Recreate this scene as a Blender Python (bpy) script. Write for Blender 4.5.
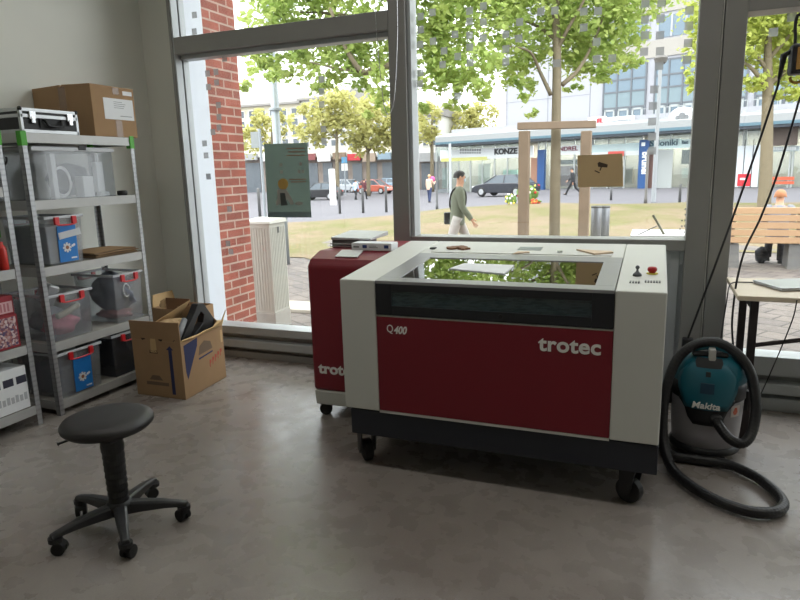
import bpy, bmesh, math, random
import numpy as np
from mathutils import Vector, Matrix
random.seed(7); rng = np.random.default_rng(7)
for o in list(bpy.data.objects): bpy.data.objects.remove(o)
SC = bpy.context.scene; COL = SC.collection
PI = math.pi
def rad(d): return d*PI/180

# ------------------------------------------------------------------ camera
F = 631.525; EYE = Vector((0, 0, 1.6))
yaw, pitch, roll = rad(22.0992), rad(11.594), rad(-1.6036)
fw = Vector((-math.sin(yaw)*math.cos(pitch), math.cos(yaw)*math.cos(pitch), -math.sin(pitch)))
r0 = Vector((math.cos(yaw), math.sin(yaw), 0)); u0 = r0.cross(fw)
rt = math.cos(roll)*r0 + math.sin(roll)*u0; up = -math.sin(roll)*r0 + math.cos(roll)*u0
cam_data = bpy.data.cameras.new('camera'); cam = bpy.data.objects.new('camera', cam_data); COL.objects.link(cam)
cam_data.sensor_width = 36; cam_data.lens = F*36/800; cam_data.clip_start = .05; cam_data.clip_end = 500
mw = Matrix.Identity(4)
for i, v in enumerate((rt, up, -fw)):
    for j in range(3): mw[j][i] = v[j]
mw.translation = EYE; cam.matrix_world = mw
SC.camera = cam

# ------------------------------------------------------------------ world, added fill lamps, exposure
SKY = 3.6
W = bpy.data.worlds.new('overcast_sky'); SC.world = W; W.use_nodes = True
nt = W.node_tree; nt.nodes.clear()
tc = nt.nodes.new('ShaderNodeTexCoord'); sx = nt.nodes.new('ShaderNodeSeparateXYZ')
mr = nt.nodes.new('ShaderNodeMapRange'); mr.inputs[1].default_value = 0.0; mr.inputs[2].default_value = 1.0
mr.inputs[3].default_value = SKY*.62; mr.inputs[4].default_value = SKY*1.35
nz = nt.nodes.new('ShaderNodeTexNoise'); nz.inputs['Scale'].default_value = 2.2
mx = nt.nodes.new('ShaderNodeMix'); mx.data_type = 'RGBA'
mx.inputs[6].default_value = (.90, .95, 1, 1); mx.inputs[7].default_value = (1, 1, 1, 1)
bg = nt.nodes.new('ShaderNodeBackground'); ow = nt.nodes.new('ShaderNodeOutputWorld')
nt.links.new(tc.outputs['Generated'], sx.inputs[0]); nt.links.new(sx.outputs[2], mr.inputs[0])
nt.links.new(tc.outputs['Generated'], nz.inputs['Vector']); nt.links.new(nz.outputs[0], mx.inputs[0])
nt.links.new(mx.outputs[2], bg.inputs[0]); nt.links.new(mr.outputs[0], bg.inputs[1]); nt.links.new(bg.outputs[0], ow.inputs[0])
SC.view_settings.view_transform = 'Standard'; SC.view_settings.look = 'None'
SC.view_settings.exposure = 0.5; SC.view_settings.gamma = 1.0; SC.view_settings.use_curve_mapping = False
FILL_W = 8.5      # each unseen ceiling area light added to brighten the workshop
FILL_SPOTS = [(-2.6, 2.1), (-.6, 2.1), (1.4, 2.1), (3.4, 2.1)]
for (lx, ly) in FILL_SPOTS:
    ld = bpy.data.lights.new('fill_lamp_light', 'AREA'); ld.shape = 'RECTANGLE'; ld.size = 1.5; ld.size_y = .25
    ld.energy = FILL_W; ld.color = (1, .97, .92)
    lo = bpy.data.objects.new('fill_lamp_light', ld); lo.location = (lx, ly, 3.9); COL.objects.link(lo)

# ------------------------------------------------------------------ helpers
def ray(x, y): return rt*((x-400)/F) - up*((y-300)/F) + fw
def pl(x, y, ax, v):            # where the sight line of a point meets the plane axis = v
    d = ray(x, y); t = (v-EYE[ax])/d[ax]; return EYE + d*t
def pd(x, y, d): return EYE + ray(x, y)*d
def lin(c):
    o = []
    for v in c[:3]:
        v /= 255.0; o.append(v/12.92 if v <= .04045 else ((v+.055)/1.055)**2.4)
    return (*o, 1)
MATS = {}
def M(name, col=(128, 128, 128), rough=.5, metal=0, var=.08, scale=12, spec=.5, bump=0, coat=0):
    if name in MATS: return MATS[name]
    m = bpy.data.materials.new(name); m.use_nodes = True; n = m.node_tree; b = n.nodes['Principled BSDF']
    c = lin(col); tcn = n.nodes.new('ShaderNodeTexCoord'); no = n.nodes.new('ShaderNodeTexNoise')
    no.inputs['Scale'].default_value = scale; no.inputs['Detail'].default_value = 4
    mi = n.nodes.new('ShaderNodeMix'); mi.data_type = 'RGBA'
    mi.inputs[6].default_value = (*[v*(1-var) for v in c[:3]], 1); mi.inputs[7].default_value = (*[min(1, v*(1+var)) for v in c[:3]], 1)
    n.links.new(tcn.outputs['Object'], no.inputs['Vector']); n.links.new(no.outputs[0], mi.inputs[0]); n.links.new(mi.outputs[2], b.inputs['Base Color'])
    b.inputs['Roughness'].default_value = rough; b.inputs['Metallic'].default_value = metal
    b.inputs['Specular IOR Level'].default_value = spec; b.inputs['Coat Weight'].default_value = coat
    if bump:
        bp = n.nodes.new('ShaderNodeBump'); bp.inputs['Strength'].default_value = bump; bp.inputs['Distance'].default_value = .01
        n.links.new(no.outputs[0], bp.inputs['Height']); n.links.new(bp.outputs[0], b.inputs['Normal'])
    MATS[name] = m; return m
def thin(name, tint=(1, 1, 1), base=.04, top=.7, power=5, diffuse=0, dcol=(1, 1, 1), rough=0.0):
    """a thin clear sheet: passes light, mirrors more at a glance, may be milky"""
    if name in MATS: return MATS[name]
    m = bpy.data.materials.new(name); m.use_nodes = True; n = m.node_tree; n.nodes.clear()
    out = n.nodes.new('ShaderNodeOutputMaterial'); tr = n.nodes.new('ShaderNodeBsdfTransparent'); tr.inputs[0].default_value = (*tint, 1)
    gl = n.nodes.new('ShaderNodeBsdfGlossy'); gl.inputs['Roughness'].default_value = rough
    lw = n.nodes.new('ShaderNodeLayerWeight'); lw.inputs[0].default_value = .5
    pw = n.nodes.new('ShaderNodeMath'); pw.operation = 'POWER'; pw.inputs[1].default_value = power
    ma = n.nodes.new('ShaderNodeMath'); ma.operation = 'MULTIPLY_ADD'; ma.inputs[1].default_value = top-base; ma.inputs[2].default_value = base
    mix = n.nodes.new('ShaderNodeMixShader')
    n.links.new(lw.outputs['Facing'], pw.inputs[0]); n.links.new(pw.outputs[0], ma.inputs[0]); n.links.new(ma.outputs[0], mix.inputs[0])
    src = tr.outputs[0]
    if diffuse:
        df = n.nodes.new('ShaderNodeBsdfDiffuse'); df.inputs[0].default_value = (*dcol, 1)
        m2 = n.nodes.new('ShaderNodeMixShader'); m2.inputs[0].default_value = diffuse
        n.links.new(tr.outputs[0], m2.inputs[1]); n.links.new(df.outputs[0], m2.inputs[2]); src = m2.outputs[0]
    n.links.new(src, mix.inputs[1]); n.links.new(gl.outputs[0], mix.inputs[2]); n.links.new(mix.outputs[0], out.inputs[0])
    MATS[name] = m; return m

class MB:
    def __init__(s): s.v = []; s.f = []
    def add(s, vs, fs):
        k = len(s.v); s.v += [tuple(v) for v in vs]; s.f += [tuple(i+k for i in f) for f in fs]; return s
    def box(s, x0, x1, y0, y1, z0, z1, rot=None, piv=None):
        vs = [Vector((x, y, z)) for z in (z0, z1) for y in (y0, y1) for x in (x0, x1)]
        if rot is not None:
            p = Vector(piv) if piv is not None else Vector(((x0+x1)/2, (y0+y1)/2, (z0+z1)/2))
            vs = [p + rot @ (v-p) for v in vs]
        return s.add(vs, [(0, 2, 3, 1), (4, 5, 7, 6), (0, 1, 5, 4), (2, 6, 7, 3), (0, 4, 6, 2), (1, 3, 7, 5)])
    def hexa(s, b, t):          # bottom quad, top quad (same turn, anticlockwise from above)
        return s.add(list(b)+list(t), [(3, 2, 1, 0), (4, 5, 6, 7), (0, 1, 5, 4), (1, 2, 6, 5), (2, 3, 7, 6), (3, 0, 4, 7)])
    def prism(s, poly, ax, a0, a1):   # closed outline in the two other axes, pushed along ax
        n = len(poly)
        def mk(p, a):
            return {0: (a, p[0], p[1]), 1: (p[0], a, p[1]), 2: (p[0], p[1], a)}[ax]
        vs = [mk(p, a0) for p in poly]+[mk(p, a1) for p in poly]
        fs = [tuple(range(n))[::-1], tuple(range(n, 2*n))]+[(i, (i+1) % n, n+(i+1) % n, n+i) for i in range(n)]
        return s.add(vs, fs)
    def tube(s, pts, r, n=10, cap=True):
        pts = [Vector(p) for p in pts]; rs = r if isinstance(r, (list, tuple)) else [r]*len(pts)
        ref = None; vs = []
        for i, p in enumerate(pts):
            t = (pts[min(i+1, len(pts)-1)]-pts[max(i-1, 0)]).normalized()
            if ref is None:
                ref = t.orthogonal().normalized()
            a = (ref - t*ref.dot(t))
            a = a.normalized() if a.length > 1e-6 else t.orthogonal().normalized()
            ref = a; b = t.cross(a)
            for k in range(n): vs.append(p+(a*math.cos(2*PI*k/n)+b*math.sin(2*PI*k/n))*rs[i])
        fs = [(i*n+k, i*n+(k+1) % n, (i+1)*n+(k+1) % n, (i+1)*n+k) for i in range(len(pts)-1) for k in range(n)]
        if cap: fs += [tuple(range(n))[::-1], tuple((len(pts)-1)*n+k for k in range(n))]
        return s.add(vs, fs)
    def cyl(s, p0, p1, r0, r1=None, n=20): return s.tube([p0, p1], [r0, r0 if r1 is None else r1], n)
    def lathe(s, prof, c=(0, 0, 0), n=32, sx=1, sy=1):
        vs = [(c[0]+r*sx*math.cos(2*PI*k/n), c[1]+r*sy*math.sin(2*PI*k/n), c[2]+z) for r, z in prof for k in range(n)]
        fs = [(i*n+k, i*n+(k+1) % n, (i+1)*n+(k+1) % n, (i+1)*n+k) for i in range(len(prof)-1) for k in range(n)]
        fs += [tuple(range(n))[::-1], tuple((len(prof)-1)*n+k for k in range(n))]
        return s.add(vs, fs)
    def ball(s, c, rx, ry=None, rz=None, n=14, m=8):
        ry = ry or rx; rz = rz or rx
        return s.lathe([(math.sin(PI*(i+.02)/(m+.04))*rx, -math.cos(PI*(i+.02)/(m+.04))*rz) for i in range(m+1)], c, n, 1, ry/rx)
    def xf(s, mat): s.v = [tuple(mat @ Vector(v)) for v in s.v]; return s
def root_of(o):
    while o.parent: o = o.parent
    return o
def ob(name, mb, mat, parent=None, bevel=0, smooth=False, local=False, seg=2):
    vs = mb.v
    if parent is not None:
        off = Vector((0, 0, 0)) if local else root_of(parent).location
    else:
        a = np.array(vs); off = Vector((0, 0, 0)) if local else Vector(((a[:, 0].min()+a[:, 0].max())/2, (a[:, 1].min()+a[:, 1].max())/2, a[:, 2].min()))
    me = bpy.data.meshes.new(name); me.from_pydata([tuple(Vector(v)-off) for v in vs], [], mb.f)
    bm = bmesh.new(); bm.from_mesh(me); bmesh.ops.recalc_face_normals(bm, faces=bm.faces); bm.to_mesh(me); bm.free()
    if smooth: me.polygons.foreach_set('use_smooth', [True]*len(me.polygons))
    me.materials.append(mat)
    o = bpy.data.objects.new(name, me); COL.objects.link(o)
    if parent is not None: o.parent = parent
    else: o.location = off
    if bevel:
        b = o.modifiers.new('edge', 'BEVEL'); b.width = bevel; b.segments = seg; b.limit_method = 'ANGLE'; b.angle_limit = rad(40)
    return o
def tag(o, label, cat, group=None, kind=None):
    o['label'] = label; o['category'] = cat
    if group: o['group'] = group
    if kind: o['kind'] = kind
    return o
def thing(name, label, cat, loc=(0, 0, 0), rz=0, group=None):
    o = bpy.data.objects.new(name, None); COL.objects.link(o); o.location = loc; o.rotation_euler = (0, 0, rz); o.empty_display_size = .05
    return tag(o, label, cat, group)
def struct(o, label, cat):
    o['kind'] = 'structure'; return tag(o, label, cat)
def copy_tree(o, parent=None):
    c = o.copy(); COL.objects.link(c); c.parent = parent
    for ch in list(o.children): copy_tree(ch, c)
    return c
def smooth_path(pts, k=8):
    P = [Vector(p) for p in pts]; P = [P[0]*2-P[1]]+P+[P[-1]*2-P[-2]]; out = []
    for i in range(1, len(P)-2):
        a, b, c, d = P[i-1:i+3]
        for j in range(k):
            t = j/k; out.append(.5*((2*b)+(c-a)*t+(2*a-5*b+4*c-d)*t*t+(3*b-a-3*c+d)*t**3))
    return out+[P[-2]]
def text(name, s, size, mat, parent, origin, xdir, zdir, depth=.002, bold=0.0, width=None, shear=0, spacing=1.0):
    """raised lettering: origin = left end of the baseline, xdir = reading direction, zdir = up the letters"""
    cu = bpy.data.curves.new('t', 'FONT'); cu.body = s; cu.size = size; cu.extrude = depth/2; cu.offset = bold; cu.shear = shear; cu.space_character = spacing
    cu.resolution_u = 4
    to = bpy.data.objects.new('t', cu); COL.objects.link(to); bpy.context.view_layer.update()
    me = bpy.data.meshes.new_from_object(to.evaluated_get(bpy.context.evaluated_depsgraph_get()))
    bpy.data.objects.remove(to)
    co = np.array([v.co[:] for v in me.vertices])
    sc = 1.0 if width is None else width/(co[:, 0].max()-co[:, 0].min())
    x = Vector(xdir).normalized(); z = Vector(zdir).normalized(); y = x.cross(z)*-1
    off = root_of(parent).location if not root_of(parent).get('_local') else Vector((0, 0, 0))
    for v in me.vertices:
        v.co = Vector(origin)-off + x*((v.co.x-co[:, 0].min())*sc)+z*v.co.y+(x.cross(z))*v.co.z
    me.materials.clear(); me.materials.append(mat)
    o = bpy.data.objects.new(name, me); COL.objects.link(o); o.parent = parent
    return o
RZ = lambda a: Matrix.Rotation(a, 3, 'Z')
RX = lambda a: Matrix.Rotation(a, 3, 'X')
RY = lambda a: Matrix.Rotation(a, 3, 'Y')

# ------------------------------------------------------------------ materials
def floor_mat():
    m = bpy.data.materials.new('polished_concrete'); m.use_nodes = True; n = m.node_tree; b = n.nodes['Principled BSDF']
    t = n.nodes.new('ShaderNodeTexCoord')
    a = n.nodes.new('ShaderNodeTexNoise'); a.inputs['Scale'].default_value = 1.1; a.inputs['Detail'].default_value = 7; a.inputs['Roughness'].default_value = .62; a.inputs['Distortion'].default_value = .6
    c = n.nodes.new('ShaderNodeTexNoise'); c.inputs['Scale'].default_value = 9; c.inputs['Detail'].default_value = 5
    f = n.nodes.new('ShaderNodeTexNoise'); f.inputs['Scale'].default_value = 120; f.inputs['Detail'].default_value = 2
    for q in (a, c, f): n.links.new(t.outputs['Object'], q.inputs['Vector'])
    r = n.nodes.new('ShaderNodeValToRGB'); e = r.color_ramp.elements
    e[0].position = .25; e[0].color = lin((127, 119, 113)); e[1].position = .78; e[1].color = lin((153, 146, 140))
    n.links.new(a.outputs[0], r.inputs[0])
    m1 = n.nodes.new('ShaderNodeMix'); m1.data_type = 'RGBA'; m1.blend_type = 'OVERLAY'; m1.inputs[0].default_value = .16
    n.links.new(r.outputs[0], m1.inputs[6]); n.links.new(c.outputs[0], m1.inputs[7])
    m2 = n.nodes.new('ShaderNodeMix'); m2.data_type = 'RGBA'; m2.blend_type = 'OVERLAY'; m2.inputs[0].default_value = .2
    n.links.new(m1.outputs[2], m2.inputs[6]); n.links.new(f.outputs[0], m2.inputs[7])
    # hairline cracks
    v = n.nodes.new('ShaderNodeTexVoronoi'); v.feature = 'DISTANCE_TO_EDGE'; v.inputs['Scale'].default_value = .33
    dn = n.nodes.new('ShaderNodeMix'); dn.data_type = 'VECTOR'; dn.inputs[0].default_value = .12
    n.links.new(t.outputs['Object'], dn.inputs[4]); n.links.new(c.outputs[1], dn.inputs[5]); n.links.new(dn.outputs[1], v.inputs['Vector'])
    cr = n.nodes.new('ShaderNodeValToRGB'); k = cr.color_ramp.elements
    k[0].position = .0; k[0].color = (.62, .6, .58, 1); k[1].position = .014; k[1].color = (1, 1, 1, 1)
    n.links.new(v.outputs['Distance'], cr.inputs[0])
    m3 = n.nodes.new('ShaderNodeMix'); m3.data_type = 'RGBA'; m3.blend_type = 'MULTIPLY'; m3.inputs[0].default_value = .8
    n.links.new(m2.outputs[2], m3.inputs[6]); n.links.new(cr.outputs[0], m3.inputs[7]); n.links.new(m3.outputs[2], b.inputs['Base Color'])
    rr = n.nodes.new('ShaderNodeMapRange'); rr.inputs[3].default_value = .14; rr.inputs[4].default_value = .42
    n.links.new(c.outputs[0], rr.inputs[0]); n.links.new(rr.outputs[0], b.inputs['Roughness'])
    b.inputs['Specular IOR Level'].default_value = .5
    return m
def brick_mat(name, c1, c2, mort, sc, bw, bh, rot=0, upright=True, ms=.02, rough=.85):
    m = bpy.data.materials.new(name); m.use_nodes = True; n = m.node_tree; b = n.nodes['Principled BSDF']
    t = n.nodes.new('ShaderNodeTexCoord'); br = n.nodes.new('ShaderNodeTexBrick')
    if upright:
        s = n.nodes.new('ShaderNodeSeparateXYZ'); ad = n.nodes.new('ShaderNodeMath'); cb = n.nodes.new('ShaderNodeCombineXYZ')
        n.links.new(t.outputs['Object'], s.inputs[0]); n.links.new(s.outputs[0], ad.inputs[0]); n.links.new(s.outputs[1], ad.inputs[1])
        n.links.new(ad.outputs[0], cb.inputs[0]); n.links.new(s.outputs[2], cb.inputs[1]); n.links.new(cb.outputs[0], br.inputs['Vector'])
    else:
        mp = n.nodes.new('ShaderNodeMapping'); mp.inputs['Rotation'].default_value = (0, 0, rot)
        n.links.new(t.outputs['Object'], mp.inputs[0]); n.links.new(mp.outputs[0], br.inputs['Vector'])
    br.inputs['Scale'].default_value = sc; br.inputs['Brick Width'].default_value = bw; br.inputs['Row Height'].default_value = bh
    br.inputs['Mortar Size'].default_value = ms; br.inputs['Mortar Smooth'].default_value = .1
    br.inputs['Color1'].default_value = lin(c1); br.inputs['Color2'].default_value = lin(c2); br.inputs['Mortar'].default_value = lin(mort)
    no = n.nodes.new('ShaderNodeTexNoise'); no.inputs['Scale'].default_value = 5; no.inputs['Detail'].default_value = 6
    n.links.new(t.outputs['Object'], no.inputs['Vector'])
    mi = n.nodes.new('ShaderNodeMix'); mi.data_type = 'RGBA'; mi.blend_type = 'OVERLAY'; mi.inputs[0].default_value = .35
    n.links.new(br.outputs[0], mi.inputs[6]); n.links.new(no.outputs[0], mi.inputs[7]); n.links.new(mi.outputs[2], b.inputs['Base Color'])
    b.inputs['Roughness'].default_value = rough
    return m
def perforated():
    m = M('galvanised_perforated_steel', (168, 170, 172), .38, .55, .1, 30); n = m.node_tree; b = n.nodes['Principled BSDF']
    src = b.inputs['Base Color'].links[0].from_socket
    t = n.nodes.new('ShaderNodeTexCoord'); s = n.nodes.new('ShaderNodeSeparateXYZ'); n.links.new(t.outputs['Object'], s.inputs[0])
    mu = n.nodes.new('ShaderNodeMath'); mu.operation = 'MULTIPLY'; mu.inputs[1].default_value = 30; n.links.new(s.outputs[2], mu.inputs[0])
    fr = n.nodes.new('ShaderNodeMath'); fr.operation = 'FRACT'; n.links.new(mu.outputs[0], fr.inputs[0])
    lt = n.nodes.new('ShaderNodeMath'); lt.operation = 'LESS_THAN'; lt.inputs[1].default_value = .35; n.links.new(fr.outputs[0], lt.inputs[0])
    mi = n.nodes.new('ShaderNodeMix'); mi.data_type = 'RGBA'; mi.inputs[7].default_value = lin((105, 106, 108))
    sc = n.nodes.new('ShaderNodeMath'); sc.operation = 'MULTIPLY'; sc.inputs[1].default_value = .28; n.links.new(lt.outputs[0], sc.inputs[0])
    n.links.new(sc.outputs[0], mi.inputs[0]); n.links.new(src, mi.inputs[6]); n.links.new(mi.outputs[2], b.inputs['Base Color'])
    return m
def lawn_mat():
    m = bpy.data.materials.new('dry_lawn'); m.use_nodes = True; n = m.node_tree; b = n.nodes['Principled BSDF']
    t = n.nodes.new('ShaderNodeTexCoord')
    a = n.nodes.new('ShaderNodeTexNoise'); a.inputs['Scale'].default_value = .45; a.inputs['Detail'].default_value = 8; a.inputs['Roughness'].default_value = .7
    f = n.nodes.new('ShaderNodeTexNoise'); f.inputs['Scale'].default_value = 14; f.inputs['Detail'].default_value = 4
    for q in (a, f): n.links.new(t.outputs['Object'], q.inputs['Vector'])
    r = n.nodes.new('ShaderNodeValToRGB'); e = r.color_ramp.elements
    e[0].position = .36; e[0].color = lin((102, 102, 64)); e[1].position = .58; e[1].color = lin((124, 110, 90))
    n.links.new(a.outputs[0], r.inputs[0])
    mi = n.nodes.new('ShaderNodeMix'); mi.data_type = 'RGBA'; mi.blend_type = 'OVERLAY'; mi.inputs[0].default_value = .5
    n.links.new(r.outputs[0], mi.inputs[6]); n.links.new(f.outputs[0], mi.inputs[7]); n.links.new(mi.outputs[2], b.inputs['Base Color'])
    b.inputs['Roughness'].default_value = .95; b.inputs['Specular IOR Level'].default_value = .1
    return m
def leaf_mat(name, c1, c2, trans=.45):
    m = bpy.data.materials.new(name); m.use_nodes = True; n = m.node_tree; n.nodes.clear()
    out = n.nodes.new('ShaderNodeOutputMaterial'); t = n.nodes.new('ShaderNodeTexCoord'); no = n.nodes.new('ShaderNodeTexNoise')
    no.inputs['Scale'].default_value = 3; n.links.new(t.outputs['Object'], no.inputs['Vector'])
    mi = n.nodes.new('ShaderNodeMix'); mi.data_type = 'RGBA'; mi.inputs[6].default_value = lin(c1); mi.inputs[7].default_value = lin(c2)
    mr_ = n.nodes.new('ShaderNodeMapRange'); mr_.inputs[1].default_value = .35; mr_.inputs[2].default_value = .65
    n.links.new(no.outputs[0], mr_.inputs[0]); n.links.new(mr_.outputs[0], mi.inputs[0])
    d = n.nodes.new('ShaderNodeBsdfDiffuse'); tl = n.nodes.new('ShaderNodeBsdfTranslucent'); ms = n.nodes.new('ShaderNodeMixShader'); ms.inputs[0].default_value = trans
    n.links.new(mi.outputs[2], d.inputs[0]); n.links.new(mi.outputs[2], tl.inputs[0])
    n.links.new(d.outputs[0], ms.inputs[1]); n.links.new(tl.outputs[0], ms.inputs[2]); n.links.new(ms.outputs[0], out.inputs[0])
    return m
PLASTER = M('painted_plaster', (224, 225, 217), .9, 0, .03, 3, .2, .04)
FRAME = M('grey_aluminium_frame', (142, 141, 138), .45, .2, .05, 8)
FRAME_L = M('pale_and_lit_aluminium', (172, 176, 178), .42, .2, .04, 8)  # pale frame metal; on jamb and mullion sides the paleness is painted daylight
GLASS = thin('window_glass', (.97, .985, .98), .045, .75)
WHITE_EXT = M('white_coated_metal', (205, 210, 218), .5, 0, .03)
STEEL = perforated()
SHELFB = M('shelf_board_edge', (178, 178, 176), .45, .25, .08, 14)
DARK = M('dark_plastic', (26, 26, 28), .5, 0, .1)
BLACK = M('black_rubber', (18, 18, 19), .6, 0, .1)
RED = M('wine_red_panel', (120, 17, 34), .45, 0, .04, 4)
BEIGE = M('pale_beige_coated_steel', (206, 206, 200), .48, 0, .03, 6)
WHITEP = M('white_print', (232, 230, 226), .5, 0, .02)
CARD = M('brown_cardboard', (160, 130, 98), .85, 0, .08, 10, .2)
CARD_IN = M('cardboard_inside', (196, 166, 122), .85, 0, .08, 10, .2)
CLEAR = thin('milky_clear_plastic', (.92, .93, .94), .05, .5, 4, .13, (.62, .64, .68), .06)
PAPER = M('white_paper', (226, 228, 230), .7, 0, .02)
REDPL = M('red_plastic', (196, 26, 34), .4, 0, .05)
BLUE = M('bright_blue_print', (24, 118, 196), .5, 0, .08, 18)
GREEN = M('green_plastic_cap', (74, 164, 44), .5, 0, .06)
CHROME = M('brushed_chrome', (205, 207, 210), .25, .9, .05, 40)

# ------------------------------------------------------------------ the room
XL, XR, YB, YW, ZC = -4.33, 5.2, -4.6, 4.63, 4.05
floor = ob('floor', MB().box(XL-.2, XR+.2, YB-.2, 5.02, -.25, 0), floor_mat()); struct(floor, 'polished grey concrete floor with smears and hairline cracks', 'floor')
wl = ob('wall_left', MB().box(XL-.2, XL, YB, 4.95, 0, ZC), PLASTER); struct(wl, 'plain pale plaster wall behind the steel shelves', 'wall')
struct(ob('wall_back', MB().box(XL-.2, XR+.2, YB-.2, YB, 0, ZC), PLASTER), 'pale plaster wall across the workshop from the shop windows', 'wall')
struct(ob('wall_right', MB().box(XR, XR+.2, YB, 4.95, 0, ZC), PLASTER), 'pale plaster end wall far from the shelves', 'wall')
struct(ob('ceiling', MB().box(XL-.2, XR+.2, YB-.2, 5.0, ZC, ZC+.25), PLASTER), 'flat pale ceiling with tube lamps', 'ceiling')
struct(ob('wall_window', MB().box(XL, -3.842, 4.72, 4.95, 0, ZC), PLASTER), 'narrow pale wall strip between the left wall and the first window', 'wall')
struct(ob('trim_head', MB().box(-3.84, XR, 4.5, 4.95, 3.88, ZC), FRAME), 'grey metal head beam above the shop windows', 'trim')

def pane(root, x0, x1, z0, z1, y=YW): return ob('pane', MB().box(x0, x1, y-.004, y+.004, z0, z1), GLASS, root)
def film_mat():
    m = bpy.data.materials.new('frosted_grey_film'); m.use_nodes = True; n = m.node_tree; n.nodes.clear()
    out = n.nodes.new('ShaderNodeOutputMaterial'); tl = n.nodes.new('ShaderNodeBsdfTranslucent'); tl.inputs[0].default_value = (.26, .265, .27, 1)
    df = n.nodes.new('ShaderNodeBsdfDiffuse'); df.inputs[0].default_value = (.2, .2, .2, 1); tr = n.nodes.new('ShaderNodeBsdfTransparent')
    a = n.nodes.new('ShaderNodeMixShader'); a.inputs[0].default_value = .35; b = n.nodes.new('ShaderNodeMixShader'); b.inputs[0].default_value = .2
    n.links.new(tl.outputs[0], a.inputs[1]); n.links.new(df.outputs[0], a.inputs[2]); n.links.new(a.outputs[0], b.inputs[1]); n.links.new(tr.outputs[0], b.inputs[2]); n.links.new(b.outputs[0], out.inputs[0]); return m
FILM = film_mat()
def decals(root, pts, y=YW-.0045, sz=.025):
    mb = MB()
    for x, yy in pts:
        p = pl(x, yy, 1, y); mb.add([(p.x-sz, y-.0005, p.z-sz), (p.x+sz, y-.0005, p.z-sz), (p.x+sz, y-.0005, p.z+sz), (p.x-sz, y-.0005, p.z+sz)], [(0, 1, 2, 3)])
    return ob('frosted_squares', mb, FILM, root)
# window 1 (left, with a transom)
w1 = thing('window_1', 'tall shop window with a transom beside the shelf wall', 'window', (-2.8, YW, 0)); w1['kind'] = 'structure'
ob('jamb', MB().box(-3.84, -3.815, 4.5, 4.66, 0, 3.9), FRAME, w1)
ob('jamb_lit_side', MB().box(-3.815, -3.80, 4.505, 4.585, .1, 3.9).box(-3.815, -3.792, 4.592, 4.66, .1, 3.9), FRAME_L, w1, .003)  # paler than the jamb: window light on its side put into the colour
ob('transom', MB().box(-3.80, -1.865, 4.5, 4.68, 2.6, 2.735), FRAME, w1, .006)
ob('transom_bead', MB().box(-3.79, -1.865, 4.56, 4.66, 2.565, 2.6), FRAME_L, w1, .003)
ob('sill', MB().box(-3.80, -1.865, 4.5, 4.68, .215, .285), FRAME_L, w1, .006)
ob('base_rail', MB().box(-3.80, -1.865, 4.47, 4.68, .1, .17), FRAME_L, w1, .006)
ob('base_panel', MB().box(-3.80, -1.865, 4.55, 4.68, 0, .215), FRAME, w1)
ob('kick_rail', MB().box(-3.80, -1.865, 4.5, 4.56, 0, .06), FRAME, w1, .004)
pane(w1, -3.80, -1.865, .28, 2.6); pane(w1, -3.80, -1.865, 2.735, 3.9)
cr = lambda l, x0, y0, s: [(x0+a/s, y0+b/s) for a, b in l]
decals(w1, cr([(48, 50), (48, 105), (148, 195), (120, 240), (122, 275), (82, 478), (87, 518), (95, 588), (92, 245), (95, 290), (128, 350), (130, 390), (130, 425), (110, 440), (472, 265), (472, 305), (472, 348), (478, 430), (480, 470)], 180, 0, 3.333)
       + cr([(95, 22), (160, 245), (170, 272), (165, 130)], 180, 170, 3.333))
mul = ob('trim_mullion', MB().box(-1.865, -1.73, 4.5, 4.66, 0, 3.9), FRAME, None, .006); struct(mul, 'dark grey mullion between the left and the middle window', 'mullion')
# window 2 (middle, above a low panelled parapet)
w2 = thing('window_2', 'wide shop window behind the laser cutter', 'window', (-.77, YW, 0)); w2['kind'] = 'structure'
ob('mullion_lit_side', MB().box(-1.73, -1.70, 4.53, 4.66, 1.1, 3.9), FRAME_L, w2, .004)  # mullion side facing the glass, daylight painted in as a paler grey
ob('sill', MB().box(-1.73, .19, 4.5, 4.68, 1.03, 1.105), FRAME, w2, .006)
ob('parapet', MB().box(-1.73, .19, 4.58, 4.68, 0, 1.03), FRAME_L, w2)
pb = MB()
for x in (-1.70, -1.08, -.46, .135): pb.box(x-.03, x+.03, 4.55, 4.58, 0, 1.03)
pb.box(-1.73, .19, 4.555, 4.58, .93, 1.03).box(-1.73, .19, 4.555, 4.58, .05, .15)
ob('parapet_rails', pb, FRAME_L, w2, .004)
ob('base_rail', MB().box(-1.73, .19, 4.47, 4.555, .0, .1), FRAME_L, w2, .006)
pane(w2, -1.73, .19, 1.105, 3.9)
decals(w2, cr([(253, 40), (303, 22), (253, 78), (303, 80), (253, 128), (303, 138), (253, 172), (255, 228), (385, 125), (385, 178), (385, 225), (432, 140), (435, 80), (512, 42), (563, 38), (668, 42), (720, 40), (668, 100), (570, 230), (715, 152), (715, 215), (772, 212), (75, 60), (75, 108), (73, 162), (72, 305), (75, 265), (120, 150), (118, 45), (155, 235), (160, 185), (200, 125), (210, 205), (210, 350)], 400, 0, 3.636)
       + cr([(238, 12), (297, 10), (398, 38), (237, 72), (293, 67), (396, 94), (236, 128), (291, 128), (393, 157), (233, 188), (291, 186), (389, 218), (288, 240), (270, 325), (265, 385), (262, 442), (262, 497), (262, 548)], 580, 0, 3.636))
decals(w2, cr([(655, 90), (655, 148), (650, 203), (648, 260), (648, 320), (620, 205), (618, 262), (600, 290)], 620, 200, 10), YW-.0045, .006)
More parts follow.
